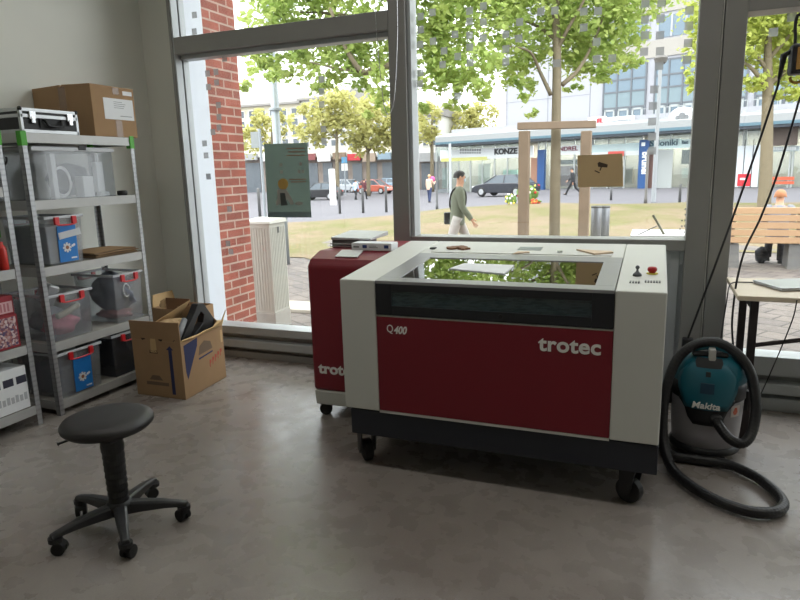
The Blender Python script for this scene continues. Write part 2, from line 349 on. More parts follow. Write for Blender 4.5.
# post and glazed door on the right
struct(ob('trim_post', MB().box(.19, .318, 4.5, 4.68, 0, 3.9).box(.318, .332, 4.53, 4.66, 0, 3.9), FRAME, None, .005), 'broad grey post between the middle window and the glazed door', 'post')
d1 = thing('door_1', 'glazed door front beside the broad grey post', 'door', (1.2, YW, 0)); d1['kind'] = 'structure'
ob('stile', MB().box(.332, .453, 4.5, 4.68, 0, 3.9), FRAME, d1, .005); ob('stile', MB().box(1.9, 2.05, 4.5, 4.68, 0, 3.9), FRAME, d1, .005)
ob('head_rail', MB().box(.453, 1.9, 4.5, 4.68, 2.465, 2.6), FRAME, d1, .005)
ob('bottom_rail', MB().box(.453, 1.9, 4.5, 4.68, .23, .36), FRAME_L, d1, .008)
ob('base_rail', MB().box(.453, 1.9, 4.46, 4.68, .12, .19), FRAME_L, d1, .008)
ob('base_panel', MB().box(.453, 1.9, 4.55, 4.68, 0, .23), FRAME, d1)
ob('kick_rail', MB().box(.453, 1.9, 4.48, 4.56, .0, .09), FRAME_L, d1, .008)
pane(d1, .453, 1.9, .36, 2.465); pane(d1, .453, 1.9, 2.6, 3.9)
decals(d1, cr([(703, 117), (770, 62)], 580, 0, 3.636))
w3 = thing('window_3', 'further shop window beyond the glazed door', 'window', (3.6, YW, 0)); w3['kind'] = 'structure'
ob('sill', MB().box(2.05, XR, 4.5, 4.68, 0, .36), FRAME_L, w3); pane(w3, 2.05, XR, .36, 3.9)
ob('mullion', MB().box(3.6, 3.7, 4.5, 4.68, .36, 3.9), FRAME, w3)
# outer face of the shop front
struct(ob('trim_outside_reveal', MB().box(-3.95, -3.83, 4.662, 4.93, -.2, 3.9), WHITE_EXT), 'white outer reveal between the first window and the brick pier', 'reveal')
struct(ob('wall_brick_pier', MB().box(-4.6, -3.85, 4.93, 5.45, -.25, 5.5), brick_mat('red_brick', (158, 88, 72), (136, 76, 64), (176, 150, 136), 1.0, .26, .083, ms=.009)), 'red brick pier outside the left shop window', 'pier')
# out-of-view housings for the added ceiling fill lights
for i, (lx, ly) in enumerate(FILL_SPOTS):
    t = thing('added_fill_lamp', ['long ceiling lamp over the space before the shelves', 'long ceiling lamp above the front of the laser cutter', 'long ceiling lamp over the work table end of the room', 'long ceiling lamp next to the end wall far from the shelves'][i], 'lamp', (lx, ly, 3.95), 0, 'ceiling lamps of the workshop')
    ob('housing', MB().box(lx-.78, lx+.78, ly-.14, ly+.14, 3.95, 4.05), WHITE_EXT, t, .01)
# blind chain on the mullion
ch = [Vector((-1.93, 4.485, 3.85))]
pa = [pl(375, 0, 1, 4.48), pl(379, 60, 1, 4.48), pl(384, 105, 1, 4.48), pl(389, 114, 1, 4.475), pl(394, 100, 1, 4.47), pl(397, 50, 1, 4.47), pl(397, 0, 1, 4.47)]
pts = smooth_path([(pa[0].x, 4.48, 3.8)]+pa+[(pa[-1].x, 4.47, 3.8)], 40)
mb = MB(); mb.tube(pts, .003, 5)
last = None
for p in pts:
    if last is None or (p-last).length > .02: mb.ball(p, .0042, n=6, m=4); last = p
tag(ob('blind_chain', mb, CHROME), 'beaded blind chain looping down beside the dark mullion', 'chain')
tag(ob('pull_cord', MB().tube([(.322, 4.515, 3.85), (.324, 4.515, .2)], .0035, 6), WHITEP), 'thin white cord hanging in the joint of the broad grey post', 'cord')

# ------------------------------------------------------------------ laser cutter
def caster(parent, x, y, zt, r=.05, w=.035, ang=0.4, twin=True, z0=0):
    """swivel caster under (x, y): fork from zt down, wheel on the floor"""
    zt += z0; fk = MB(); fk.cyl((x, y, zt), (x, y, zt-.02), .03, .03, 14)
    d = Vector((math.cos(ang), math.sin(ang), 0)); s = Vector((-d.y, d.x, 0)); c = Vector((x, y, z0+r))+d*r*.45
    R3 = Matrix(((d.x, s.x, 0), (d.y, s.y, 0), (0, 0, 1)))
    for k in (-1, 1) if not twin else (0,):
        q = c+s*k*(w*.75)
        mb2 = MB().prism([(-r*.75, zt-.012), (r*.55, zt-.012), (r*.5, z0+r*1.0), (0, z0+r*.7), (-r*.35, z0+r)], 1, -.005 if not twin else -w*.18, .005 if not twin else w*.18)
        mb2.xf(Matrix.Translation((q.x, q.y, 0)) @ R3.to_4x4()); fk.add(mb2.v, mb2.f)
    if twin:
        hood = MB()
        arc = [(r*.98*math.cos(a), r+r*1.06*math.sin(a)) for a in np.linspace(rad(15), rad(165), 9)]
        arc2 = [(r*.8*math.cos(a), r+r*.86*math.sin(a)) for a in np.linspace(rad(165), rad(15), 9)]
        hood.prism(arc+arc2, 1, -w*.55, w*.55); hood.xf(Matrix.Translation((c.x, c.y, z0)) @ R3.to_4x4()); fk.add(hood.v, hood.f)
    f = ob('caster', fk, DARK, parent, 0)
    wh = MB()
    for k in ((-1, 1) if twin else (0,)):
        q = c+s*k*w*.38; hw = w*.24 if twin else w*.45
        wh.tube([q-s*hw, q-s*hw*.8, q+s*hw*.8, q+s*hw], [r*.86, r, r, r*.86], 22)
    ob('wheel', wh, BLACK, f)
    return f
X0, X1, Y0, Y1, ZF, ZB = -1.516, .066, 2.9, 3.95, 1.052, 1.137
def zt(y): return ZF+(ZB-ZF)*(y-Y0)/(Y1-Y0)
SL = math.atan((ZB-ZF)/(Y1-Y0))
lc = thing('laser_cutter', 'big red and beige laser cutter with a glass lid standing before the window', 'laser cutter', (-.725, 3.4, 0))
side = lambda x0, x1, zb=.345: MB().prism([(Y0, zb), (Y1, zb), (Y1, ZB), (Y0, ZF)], 0, x0, x1)
ob('side_housing', side(X0, -1.3145), BEIGE, lc, .006)['label'] = 'pale beige left end of the housing'
ob('side_housing', side(-.1475, X1), BEIGE, lc, .006)['label'] = 'pale beige right end of the housing'
ob('front_panel', MB().box(-1.3135, -.1485, Y0, Y0+.03, .352, .866), RED, lc, .004)
ob('front_trim', MB().box(-1.3135, -.1485, Y0+.002, Y0+.03, .338, .352).box(-1.3135, -.1485, Y0+.002, Y0+.03, .866, .872), BEIGE, lc)
ob('body', MB().box(-1.3135, -.1485, Y0+.03, Y0+.05, .34, .87).box(-1.3135, -.1485, Y1-.05, Y1, .34, .98).box(-1.3135, -.1485, Y0+.05, Y1-.05, .70, .74), DARK, lc)
ob('rear_cover', MB().prism([(3.575, .95), (Y1, .95), (Y1, ZB), (3.575, zt(3.575))], 0, -1.3135, -.1485), BEIGE, lc, .004)
ob('rear_hatch', MB().box(-1.25, -.21, 3.60, 3.80, 0, .004, ).xf(Matrix.Translation((0, 0, zt(3.6))) @ Matrix.Translation((0, 3.6, 0)) @ RX(SL).to_4x4() @ Matrix.Translation((0, -3.6, 0))), BEIGE, lc)
# lid: dark front with a window slot, frame and smoked glass
lid = MB()
lx0, lx1 = -1.312, -.150
lid.box(lx0, -1.225, Y0-.004, Y0+.02, .876, ZF-.012).box(-.245, lx1, Y0-.004, Y0+.02, .876, ZF-.012)
lid.box(-1.225, -.245, Y0-.004, Y0+.02, .876, .925).box(-1.225, -.245, Y0-.004, Y0+.02, 1.0, ZF-.012)
lo = ob('lid', lid, M('lid_black_coating', (30, 31, 36), .38, 0, .05), lc, .003)
ob('front_window', MB().box(-1.225, -.245, Y0+.004, Y0+.010, .925, 1.0), thin('smoked_teal_glass', (.2, .33, .38), .12, .7, 3, .45, (.035, .085, .105)), lo)
ob('latch', MB().cyl((-.66, Y0-.004, .905), (-.66, Y0-.014, .905), .012, .010, 14), BLACK, lo)
fr = MB(); g0, g1, gx0, gx1 = 2.975, 3.455, -1.205, -.24
for (a, b, c, d) in ((lx0, lx1, Y0-.004, g0), (lx0, lx1, g1, 3.57), (lx0, gx0, g0, g1), (gx1, lx1, g0, g1)):
    fr.prism([(c, zt(c)-.014), (d, zt(d)-.014), (d, zt(d)+.002), (c, zt(c)+.002)], 0, a, b)
ob('lid_frame', fr, M('lid_grey_frame', (150, 149, 152), .36, .15, .03), lo, .0015)
ob('lid_glass', MB().prism([(g0, zt(g0)-.008), (g1, zt(g1)-.008), (g1, zt(g1)-.002), (g0, zt(g0)-.002)], 0, gx0, gx1), thin('smoked_lid_glass', (.30, .36, .36), .26, 1.0, 2.2, 0), lo)
ob('skirt', MB().box(-1.489, .066, Y0+.01, Y1-.05, .195, .338), M('skirt_dark_blue_grey', (32, 35, 44), .5, 0, .05), lc, .004)
for x, y, a in ((-1.43, 2.99, 2.3), (-.025, 2.99, 2.7), (-1.43, 3.8, 1.2), (-.025, 3.8, .3)): caster(lc, x, y, .195, .062, .055, a, False)
text('lettering', 'trotec', .10, WHITEP, lc, pl(538, 350, 1, Y0-.001), (1, 0, 0), (0, 0, 1), .004, .0026, .283, 0, 1.04)
text('lettering', 'Q', .058, WHITEP, lc, pl(387, 332, 1, Y0-.001), (1, 0, 0), (0, 0, 1), .003, 0, .034)
text('lettering', '400', .055, WHITEP, lc, pl(394, 333.3, 1, Y0-.001), (1, 0, 0), (0, 0, 1), .003, .0016, .072, .25)
# joystick, emergency stop and the small print between them
jb = (-.066, 3.19); z = zt(jb[1]); js = .72
j = ob('joystick', MB().lathe([(.022, 0), (.02, .010), (.009, .020), (.006, .024), (.005, .034)], (*jb, z-.002), 18).ball((*jb, z+.040), .010), M('joystick_grey', (90, 92, 96), .35, .3), lc, 0, True)
eb = (.0, 3.24); z = zt(eb[1])
e = ob('emergency_stop', MB().cyl((*eb, z-.002), (*eb, z+.012), .015, .014, 18).lathe([(.018, .010), (.022, .016), (.022, .026), (.017, .032), (.0, .034)], (*eb, z), 20), M('emergency_red', (176, 22, 28), .4), lc, 0, True)
ob('yellow_ring', MB().cyl((*eb, z-.002), (*eb, z+.004), .026, .026, 24), M('warning_yellow', (214, 196, 70), .5), e)
mb = MB()
for k in range(3):
    for q in range(4): mb.box(-.095+q*.012, -.087+q*.012, 3.08-k*.02, 3.086-k*.02, zt(3.08)-.003, zt(3.08)+.0012)
    for q in range(6): mb.box(-.03+q*.012, -.022+q*.012, 3.1-k*.02, 3.106-k*.02, zt(3.1)-.003, zt(3.1)+.0012)
ob('key_lettering', mb, M('grey_print', (120, 122, 124), .6), lc)

def on_top(poly, h, name, mat, label, cat, zlift=.0028, group=None):     # a thin thing lying on the sloping top
    n = len(poly); a = [(x, y, zt(y)+zlift) for x, y in poly]; b = [(x, y, zt(y)+zlift+h) for x, y in poly]
    mb = MB().add(a+b, [tuple(range(n))[::-1], tuple(range(n, 2*n))]+[(i, (i+1) % n, n+(i+1) % n, n+i) for i in range(n)])
    return tag(ob(name, mb, mat), label, cat, group)
PLY = M('pale_plywood', (214, 190, 162), .7, 0, .1, 25); PLYD = M('burnt_brown_plywood', (128, 88, 58), .75, 0, .2, 25)
on_top([(-1.01, 3.20), (-.695, 3.13), (-.685, 3.325), (-.965, 3.335)], .004, 'paper_sheet', PAPER, 'white sheet lying on the dark glass lid of the cutter', 'sheet', -.0015)
on_top([(-.745, 3.70), (-.61, 3.70), (-.61, 3.79), (-.745, 3.79)], .006, 'acrylic_sheet', M('grey_acrylic', (138, 144, 148), .3), 'thin grey sheet lying on the rear edge of the cutter top', 'sheet', .0)
on_top([(-.745, 3.575), (-.735, 3.545+.045), (-.66, 3.625), (-.665, 3.645), (-.73, 3.635)], .006, 'plywood_offcut', PLY, 'small pale wood offcut lying beside the grey sheet on the cutter top', 'wood piece', .004, 'wood pieces on the cutter top')
on_top([(-.41, 3.72), (-.30, 3.61), (-.205, 3.665), (-.215, 3.69), (-.3, 3.70)], .008, 'plywood_offcut', PLY, 'pale folded wood offcut near the joystick end of the cutter top', 'wood piece', .004, 'wood pieces on the cutter top')
for k, (x, y, r) in enumerate(((-1.145, 3.70, .032), (-1.10, 3.725, .03), (-1.07, 3.69, .028))):
    pol = [(x+r*(1+.25*math.sin(5*a+k))*math.cos(a)*1.2, y+r*(1+.2*math.cos(4*a))*math.sin(a)) for a in np.linspace(0, 2*PI, 14, endpoint=False)]
    on_top(pol, .010, 'wooden_cutout', PLYD, ['brown wooden cutout nearest the black disc on the cutter top', 'brown wooden cutout, rearmost of the three scraps together', 'brown wooden cutout at the joystick end of the three scraps'][k], 'wood piece', .004, 'brown wooden cutouts on the cutter')
on_top([(-1.27+.022*math.cos(a), 3.70+.022*math.sin(a)) for a in np.linspace(0, 2*PI, 18, endpoint=False)], .007, 'black_disc', BLACK, 'small black disc lying on the rear corner of the cutter', 'disc', .001)
on_top([(-.495+.016*math.cos(a), 3.66+.016*math.sin(a)) for a in np.linspace(0, 2*PI, 16, endpoint=False)], .008, 'metal_washer', CHROME, 'small shiny disc between the two pale wood offcuts', 'disc', .004)

# ------------------------------------------------------------------ exhaust filter beside it
ex = thing('exhaust_filter', 'dark red extraction unit on casters half behind the laser cutter', 'filter unit', (-1.8, 3.85, 0))
a, b = -2.05, -1.53
ob('housing', MB().prism([(3.48, .19), (4.26, .19), (4.26, 1.1), (3.64, 1.1), (3.52, 1.062), (3.48, 1.02)], 0, a, b), RED, ex, .022, False, False, 3)
ob('base', MB().prism([(3.495, .085), (4.25, .085), (4.26, .19), (3.48, .19)], 0, a+.004, b-.004), BEIGE, ex, .01)
ob('control_panel', MB().add([(-1.875, 3.545, 1.0715), (-1.72, 3.545, 1.0715), (-1.72, 3.635, 1.1), (-1.875, 3.635, 1.1), (-1.875, 3.54, 1.0775), (-1.72, 3.54, 1.0775), (-1.72, 3.64, 1.108), (-1.875, 3.64, 1.108)], [(3, 2, 1, 0), (4, 5, 6, 7), (0, 1, 5, 4), (1, 2, 6, 5), (2, 3, 7, 6), (3, 0, 4, 7)]), M('pale_membrane', (206, 208, 206), .4), ex)
text('lettering', 'trotec', .098, WHITEP, ex, pl(318.5, 372.5, 1, 3.479), (1, 0, 0), (0, 0, 1), .004, .0032, .283)
for x, y in ((-1.985, 3.56), (-1.6, 3.56), (-1.985, 4.18), (-1.6, 4.18)): caster(ex, x, y, .088, .042, .04, 3.6, True)
# things on the exhaust filter
gb = thing('document_tray', 'grey metal tray with a pale lid on the dark red unit', 'tray', (-1.9, 3.98, 1.1))
ob('tray_body', MB().box(-2.03, -1.83, 3.80, 4.1, 1.101, 1.15).xf(Matrix.Identity(4)), M('dark_grey_metal', (98, 98, 96), .5, .3), gb, .004)
ob('tray_rail', MB().box(-2.04, -1.82, 3.79, 3.80, 1.122, 1.13).box(-2.04, -1.82, 3.79, 3.80, 1.105, 1.112), CHROME, gb)
ob('tray_lid', MB().hexa([(-2.03, 3.79, 1.152), (-1.74, 3.80, 1.152), (-1.74, 4.1, 1.156), (-2.03, 4.1, 1.156)], [(-2.03, 3.79, 1.17), (-1.74, 3.80, 1.163), (-1.74, 4.1, 1.185), (-2.03, 4.1, 1.19)]), M('pale_grey_metal', (186, 188, 188), .4, .2), gb, .002)
bx = thing('lens_box', 'long flat white box with blue squares on the dark red unit', 'box', (-1.66, 3.72, 1.1))
ob('carton', MB().box(-1.815, -1.535, 3.66, 3.77, 1.1015, 1.15), PAPER, bx, .003)
for q in (-1.735, -1.585): ob('blue_square', MB().box(q, q+.03, 3.658, 3.66, 1.118, 1.138), M('dark_blue_print', (40, 60, 120), .5), bx)
ob('small_lettering', MB().box(-1.69, -1.63, 3.658, 3.66, 1.12, 1.124).box(-1.69, -1.64, 3.658, 3.66, 1.13, 1.133).box(-1.80, -1.76, 3.658, 3.66, 1.12, 1.13), M('grey_print', ), bx)

# ------------------------------------------------------------------ stool
st = thing('swivel_stool', 'round black swivel stool on five casters alone on the floor', 'stool', (-2.245, 1.995, 0))
cx, cy = -2.245, 1.995
sc_ = (-2.255, 1.995)
ob('seat', MB().lathe([(.02, .48), (.145, .483), (.178, .495), (.197, .513), (.199, .528), (.188, .543), (.155, .554), (.09, .560), (.0, .562)], (*sc_, 0), 48), M('black_stool_cushion', (40, 38, 38), .48, 0, .05, 30), st, 0, True)
ob('seat_plate', MB().box(cx-.08, cx+.08, cy-.08, cy+.08, .455, .482), DARK, st, .005)
ob('height_lever', MB().tube(smooth_path([(cx-.05, cy-.03, .468), (cx-.12, cy-.08, .463), (cx-.165, cy-.11, .45), (cx-.185, cy-.125, .443)]), [.006]*24+[.011]), DARK, st, 0, True)
col_ = MB()
prof = [(.034, .115), (.042, .12)]
for k in range(9): prof += [(.042+.0006*k, .13+k*.031), (.0455+.0006*k, .14+k*.031)]
prof += [(.052, .41), (.045, .456)]
ob('column', col_.lathe(prof, (cx, cy, 0), 24), DARK, st)
ob('hub', MB().lathe([(.045, .075), (.058, .085), (.06, .125), (.048, .14)], (cx, cy, 0), 24), DARK, st, 0, True)
for d in (103, 31, -41, -113, 175):
    u = Vector((math.cos(rad(d)), math.sin(rad(d)), 0)); v = Vector((-u.y, u.x, 0)); c = Vector((cx, cy, 0))
    secs = [(.03, .030, .075, .132), (.10, .027, .08, .128), (.20, .022, .082, .118), (.275, .018, .078, .103), (.30, .017, .074, .096)]
    vs, fs = [], []
    for (r, w, za, zb) in secs:
        for (s, z) in ((-w, za), (w, za), (w, zb-.008), (w*.6, zb), (-w*.6, zb), (-w, zb-.008)): vs.append(c+u*r+v*s+Vector((0, 0, z)))
    for i in range(len(secs)-1):
        for k in range(6): fs.append((i*6+k, i*6+(k+1) % 6, i*6+6+(k+1) % 6, i*6+6+k))
    fs += [tuple(range(6))[::-1], tuple(range(len(vs)-6, len(vs)))]
    lg = ob('leg', MB().add(vs, fs), M('stool_base_plastic', (46, 46, 48), .42, 0, .05), st, .003)
    q = c+u*.283
    f = caster(st, q.x, q.y, .078, .029, .042, rad(d+140), True)
    f.parent = lg

# ------------------------------------------------------------------ vacuum cleaner
vx, vy = .318, 3.735
vc = thing('vacuum_cleaner', 'teal and grey workshop vacuum cleaner with a black hose on the floor', 'vacuum cleaner', (vx, vy, 0))
TEAL = M('teal_plastic', (22, 92, 108), .32, 0, .05, 6)
ob('container', MB().lathe([(.150, .045), (.168, .06), (.176, .15), (.184, .30), (.186, .335), (.18, .345)], (vx, vy, 0), 48), M('grey_container_plastic', (158, 154, 158), .42, 0, .04), vc, 0, True)
ob('foot_ring', MB().lathe([(.13, .03), (.178, .035), (.186, .05), (.172, .075), (.15, .075)], (vx, vy, 0), 48), DARK, vc, 0, True)
ob('motor_band', MB().lathe([(.182, .335), (.192, .345), (.192, .40), (.186, .44), (.17, .45)], (vx, vy, 0), 48), DARK, vc, 0, True)
ob('motor_head', MB().lathe([(.186, .425), (.190, .44), (.188, .49), (.172, .535), (.135, .575), (.085, .594), (.0, .6)], (vx, vy, 0), 48), TEAL, vc, 0, True)
def shell(az0, az1, rows, n=12, t=.008):      # a curved plate on the front of the body: rows of (z, r, half-width factor)
    vs, fs = [], []
    for (z, r, w) in rows:
        for k in range(n+1):
            a = (az0+az1)/2+(az1-az0)/2*w*(2*k/n-1); vs.append((vx+r*math.cos(a), vy+r*math.sin(a), z))
    m = len(rows); N = len(vs)
    for (z, r, w) in rows:
        for k in range(n+1):
            a = (az0+az1)/2+(az1-az0)/2*w*(2*k/n-1); vs.append((vx+(r+t)*math.cos(a), vy+(r+t)*math.sin(a), z))
    for i in range(m-1):
        for k in range(n):
            q = (i*(n+1)+k, i*(n+1)+k+1, (i+1)*(n+1)+k+1, (i+1)*(n+1)+k); fs.append(q[::-1]); fs.append(tuple(N+x for x in q))
    rim = [k for k in range(n+1)]+[(i*(n+1)+n) for i in range(1, m)]+[(m-1)*(n+1)+k for k in range(n-1, -1, -1)]+[i*(n+1) for i in range(m-2, 0, -1)]
    for i in range(len(rim)):
        p, q = rim[i], rim[(i+1) % len(rim)]; fs.append((p, q, N+q, N+p))
    return MB().add(vs, fs)
AZ = rad(-95)
ob('front_plate', shell(AZ-.75, AZ+.75, [(.215, .184, .42), (.25, .186, .62), (.30, .188, .75), (.345, .192, 1.0), (.36, .192, 1.0)]), DARK, vc, 0, True)
ob('front_shield', shell(AZ-.85, AZ+.85, [(.305, .194, .62), (.34, .196, .74), (.40, .196, .9), (.46, .190, 1.0), (.50, .184, .9), (.535, .168, .72), (.562, .145, .6)]), TEAL, vc, 0, True)
ob('socket_cover', shell(AZ-.16, AZ+.16, [(.40, .204, 1), (.43, .203, 1), (.455, .199, 1)], 6), M('dark_teal', (16, 52, 72), .4), vc)
ob('switch', shell(AZ-.06, AZ+.06, [(.49, .193, 1), (.515, .184, 1)], 4), BLACK, vc)
ob('handle_recess', MB().box(vx-.095, vx+.08, vy-.125, vy+.04, .578, .602), BLACK, vc, .01)
ob('top_recess', shell(AZ-.42, AZ+.42, [(.532, .172, .8), (.556, .156, 1), (.578, .140, 1)]), BLACK, vc)
ob('handle', MB().tube(smooth_path([(vx-.085, vy-.09, .585), (vx-.07, vy-.09, .612), (vx, vy-.09, .622), (vx+.06, vy-.09, .612), (vx+.075, vy-.09, .585)]), .012), TEAL, vc, 0, True)
ob('latch', MB().box(vx-.017, vx+.017, vy-.155, vy-.06, .555, .628), M('pale_latch', (160, 158, 152), .4), vc, .006)
for q in (-.2, .18): ob('side_clip', MB().box(vx+q, vx+q+.02, vy-.045, vy-.005, .27, .38), DARK, vc, .004)
ua = Vector((-math.sin(AZ), math.cos(AZ), 0))
text('lettering', 'Makita', .048, WHITEP, vc, Vector((vx+.205*math.cos(AZ), vy+.205*math.sin(AZ), .316))-ua*.068, ua, (0, 0, 1), .006, .001, .136, .15)
mk = shell(AZ+.70, AZ+1.02, [(.262, .1845, 1), (.30, .187, 1), (.325, .1885, 1)], 6, .002)
stk = ob('warning_sticker', mk, M('pale_sticker', (206, 196, 190), .5), vc)
ob('sticker_print', shell(AZ+.76, AZ+.93, [(.275, .1875, .5), (.29, .1885, 1), (.315, .190, .4)], 4, .0015), M('orange_print', (196, 92, 60), .5), stk)
for a in (rad(-60), rad(-120), rad(60), rad(120)):
    ob('caster', MB().ball((vx+.155*math.cos(a), vy+.155*math.sin(a), .022), .021), BLACK, vc, 0, True)
hp = smooth_path([(vx+.03, vy-.17, .262), (vx+.05, vy-.225, .235), (vx+.10, vy-.275, .19), (vx+.16, vy-.27, .175), (vx+.205, vy-.22, .23), (vx+.218, vy-.16, .36), (vx+.19, vy-.11, .50), (vx+.12, vy-.09, .60), (vx+.01, vy-.085, .655),
    (vx-.10, vy-.10, .625), (vx-.175, vy-.13, .54), (vx-.215, vy-.17, .40), (vx-.225, vy-.21, .26), (vx-.215, vy-.27, .13), (vx-.18, vy-.37, .045), (vx-.10, vy-.53, .034), (vx+.02, vy-.66, .033), (vx+.15, vy-.72, .033), (vx+.25, vy-.69, .033), (vx+.30, vy-.60, .033),
    (vx+.285, vy-.48, .033), (vx+.21, vy-.33, .033), (vx+.09, vy-.235, .033), (vx-.06, vy-.225, .033), (vx-.16, vy-.215, .033), (vx-.205, vy-.13, .033), (vx-.212, vy-.02, .033)], 12)
hs = ob('hose', MB().tube(hp, [.0255+.0008*(i % 2) for i in range(len(hp))], 14), M('black_hose', (27, 26, 28), .45), vc, 0, False)
ob('hose_cuff', MB().tube([hp[0], hp[3], hp[7]], .034, 14), DARK, vc, 0, True)

# ------------------------------------------------------------------ work table with laptop
tb = thing('work_table', 'pale work table with dark steel legs in front of the glazed door', 'table', (.95, 4.09, 0))
zt0 = .885
ob('table_top', MB().box(.437, 1.65, 3.79, 4.40, zt0-.028, zt0), M('pale_beech_top', (206, 192, 170), .5, 0, .06, 6), tb, .004)
LEGM = M('dark_brown_steel', (44, 36, 36), .5, .2)
for x in (.53, 1.56):
    for y in (3.86, 4.32): ob('leg', MB().box(x-.02, x+.02, y-.02, y+.02, 0, zt0-.028), LEGM, tb, .003)
    ob('side_rail', MB().box(x-.018, x+.018, 3.86, 4.32, .80, .855), LEGM, tb)
    ob('foot_rail', MB().box(x-.015, x+.015, 3.86, 4.32, .09, .12), LEGM, tb)
ob('long_rail', MB().box(.53, 1.56, 4.30, 4.33, .8, .855), LEGM, tb)
ob('brace', MB().tube([(.54, 3.86, .595), (1.5, 3.86, .80)], .0125, 8), LEGM, tb)
lp = thing('laptop', 'closed silver laptop lying on the pale work table', 'laptop', (.8, 4.15, zt0))
u = Vector((.42, -.91, 0)).normalized(); v = Vector((.91, .42, 0)); p = Vector((.555, 4.20, 0))
def slab(p, u, v, a, b, z0, z1, i=0.0):
    q = [p+u*i+v*i, p+u*(a-i)+v*i, p+u*(a-i)+v*(b-i), p+u*i+v*(b-i)]
    return [(w.x, w.y, z0) for w in q], [(w.x, w.y, z1) for w in q]
ob('base', MB().hexa(*slab(p, u, v, .27, .38, zt0+.003, zt0+.013, .002)), M('laptop_silver', (176, 178, 182), .35, .6), lp, .003)
ob('lid', MB().hexa(*slab(p, u, v, .27, .38, zt0+.014, zt0+.021)), M('laptop_silver',), lp, .003)
tag(ob('power_cable', MB().tube(smooth_path([(.585, 4.205, zt0+.007), (.52, 4.2, zt0+.006), (.45, 4.17, zt0+.006), (.425, 4.12, .87), (.415, 4.08, .80), (.40, 4.08, .55), (.41, 4.06, .42), (.43, 4.07, .36)], 10), .004, 6), BLACK), 'thin black cable running from the laptop over the table edge', 'cable')
# hanging power block with its cables
hb = thing('hanging_power_block', 'black power block with ochre faces hanging on a cable before the door', 'power block', (.70, 4.0, 2.02))
hc = pl(806, 59, 1, 4.0); hx, hz = hc.x, hc.z
ob('block_frame', MB().box(hx-.075, hx+.075, 3.95, 4.05, hz-.075, hz+.075), DARK, hb, .014)
ob('outlet_face', MB().box(hx-.05, hx+.05, 3.943, 3.951, hz-.055, hz+.055), M('ochre_plastic', (166, 124, 62), .5), hb, .004)
ob('hook', MB().tube(smooth_path([(hx-.0, 4.0, hz-.075), (hx-.005, 4.0, hz-.10), (hx-.03, 4.0, hz-.115), (hx-.058, 4.0, hz-.105), (hx-.064, 4.0, hz-.085)]), .0075), M('mustard_plastic', (156, 122, 40), .5), hb, 0, True)
q = pl(800, 15, 1, 4.0)
ob('supply_cable', MB().tube(smooth_path([(hx-.055, 4.0, hz+.07), (hx-.057, 4.0, hz+.11), (q.x-.01, 4.0, q.z), (hx+.03, 4.0, hz+.35), (hx+.04, 4.0, 4.04)]), .008), BLACK, hb, 0, True)
p0 = pl(784, 55, 1, 4.0); s0 = pl(688, 338, 1, 4.3)
sk = thing('extension_socket', 'black trailing socket hanging on a cable beside the broad grey post', 'socket', (s0.x, 4.3, s0.z-.12))
ob('socket_body', MB().box(s0.x-.034, s0.x+.034, 4.27, 4.33, s0.z-.14, s0.z), DARK, sk, .01)
ob('socket_slot', MB().box(s0.x-.018, s0.x+.018, 4.267, 4.271, s0.z-.08, s0.z-.03), BLACK, sk)
ob('cable', MB().tube([(p0.x, 4.0, p0.z), pl(780, 75, 1, 4.02)]+smooth_path([pl(778, 85, 1, 4.03), pl(753, 160, 1, 4.1), pl(722, 247, 1, 4.2), (s0.x, 4.3, s0.z)], 5), .0062, 8), BLACK, sk, 0, True)
ob('plug', MB().tube([(p0.x+.03, 4.0, p0.z+.015), (p0.x, 4.0, p0.z), pl(779, 80, 1, 4.025)], [.012, .017, .008], 10), DARK, sk, 0, True)
c2 = [pl(x, y, 1, 4.0) for x, y in ((806, 86), (800, 98), (790, 132), (776, 178), (760, 219), (745, 250), (737, 280), (733.5, 305), (732, 325), (733, 345))]
tag(ob('power_cable', MB().tube(smooth_path(c2), .0058, 8), BLACK, None, 0, True), 'thick black cable hanging from the ochre power block past the table corner', 'cable')
tag(ob('power_cable', MB().tube(smooth_path([pl(797, 300, 1, 3.77), pl(793, 318, 1, 3.77), pl(782, 346, 1, 3.85), pl(766, 383, 1, 3.95), pl(758, 400, 1, 4.0)]), .0032, 6), BLACK, None, 0, True), 'thin black cable dangling below the table top before the door', 'cable')

# ------------------------------------------------------------------ steel shelves
SXF, SXB = -3.745, -4.195
def shelf_unit(y0, y1, boards, label, caps=True):
    t = thing('steel_shelf', label, 'shelf', ((SXF+SXB)/2, (y0+y1)/2, 0))
    for y, s in ((y0, 1), (y1, -1)):
        for x, k in ((SXF, -1), (SXB, 1)):
            ob('post', MB().box(min(x, x+k*.003), max(x, x+k*.003), min(y, y+s*.036), max(y, y+s*.036), 0, 1.905).box(min(x, x+k*.036), max(x, x+k*.036), min(y, y+s*.003), max(y, y+s*.003), 0, 1.905), STEEL, t)
            if caps: ob('post_cap', MB().box(min(x-k*.003, x+k*.04), max(x-k*.003, x+k*.04), min(y-s*.003, y+s*.04), max(y-s*.003, y+s*.04), 1.82, 1.912), GREEN, t, .003)
    for zc in boards:
        ob('board', MB().box(SXB+.010, SXF-.010, y0+.009, y1-.009, zc+.008, zc+.027), M('shelf_chipboard', (150, 146, 138), .8), t)
        ob('board_rail', MB().box(SXF-.009, SXF-.004, y0+.005, y1-.005, zc-.03, zc+.031).box(SXB+.004, SXB+.009, y0+.005, y1-.005, zc-.03, zc+.031).box(SXB+.009, SXF-.009, y0+.004, y0+.008, zc-.03, zc+.031).box(SXB+.009, SXF-.009, y1-.008, y1-.004, zc-.03, zc+.031), SHELFB, t)
    return t
B2 = (1.87, 1.44, 1.0, .48, .07); B1 = (1.87, 1.535, 1.025, .525, .11)
s2 = shelf_unit(2.935, 3.88, B2, 'grey steel shelf with green caps holding clear bins beside the window wall')
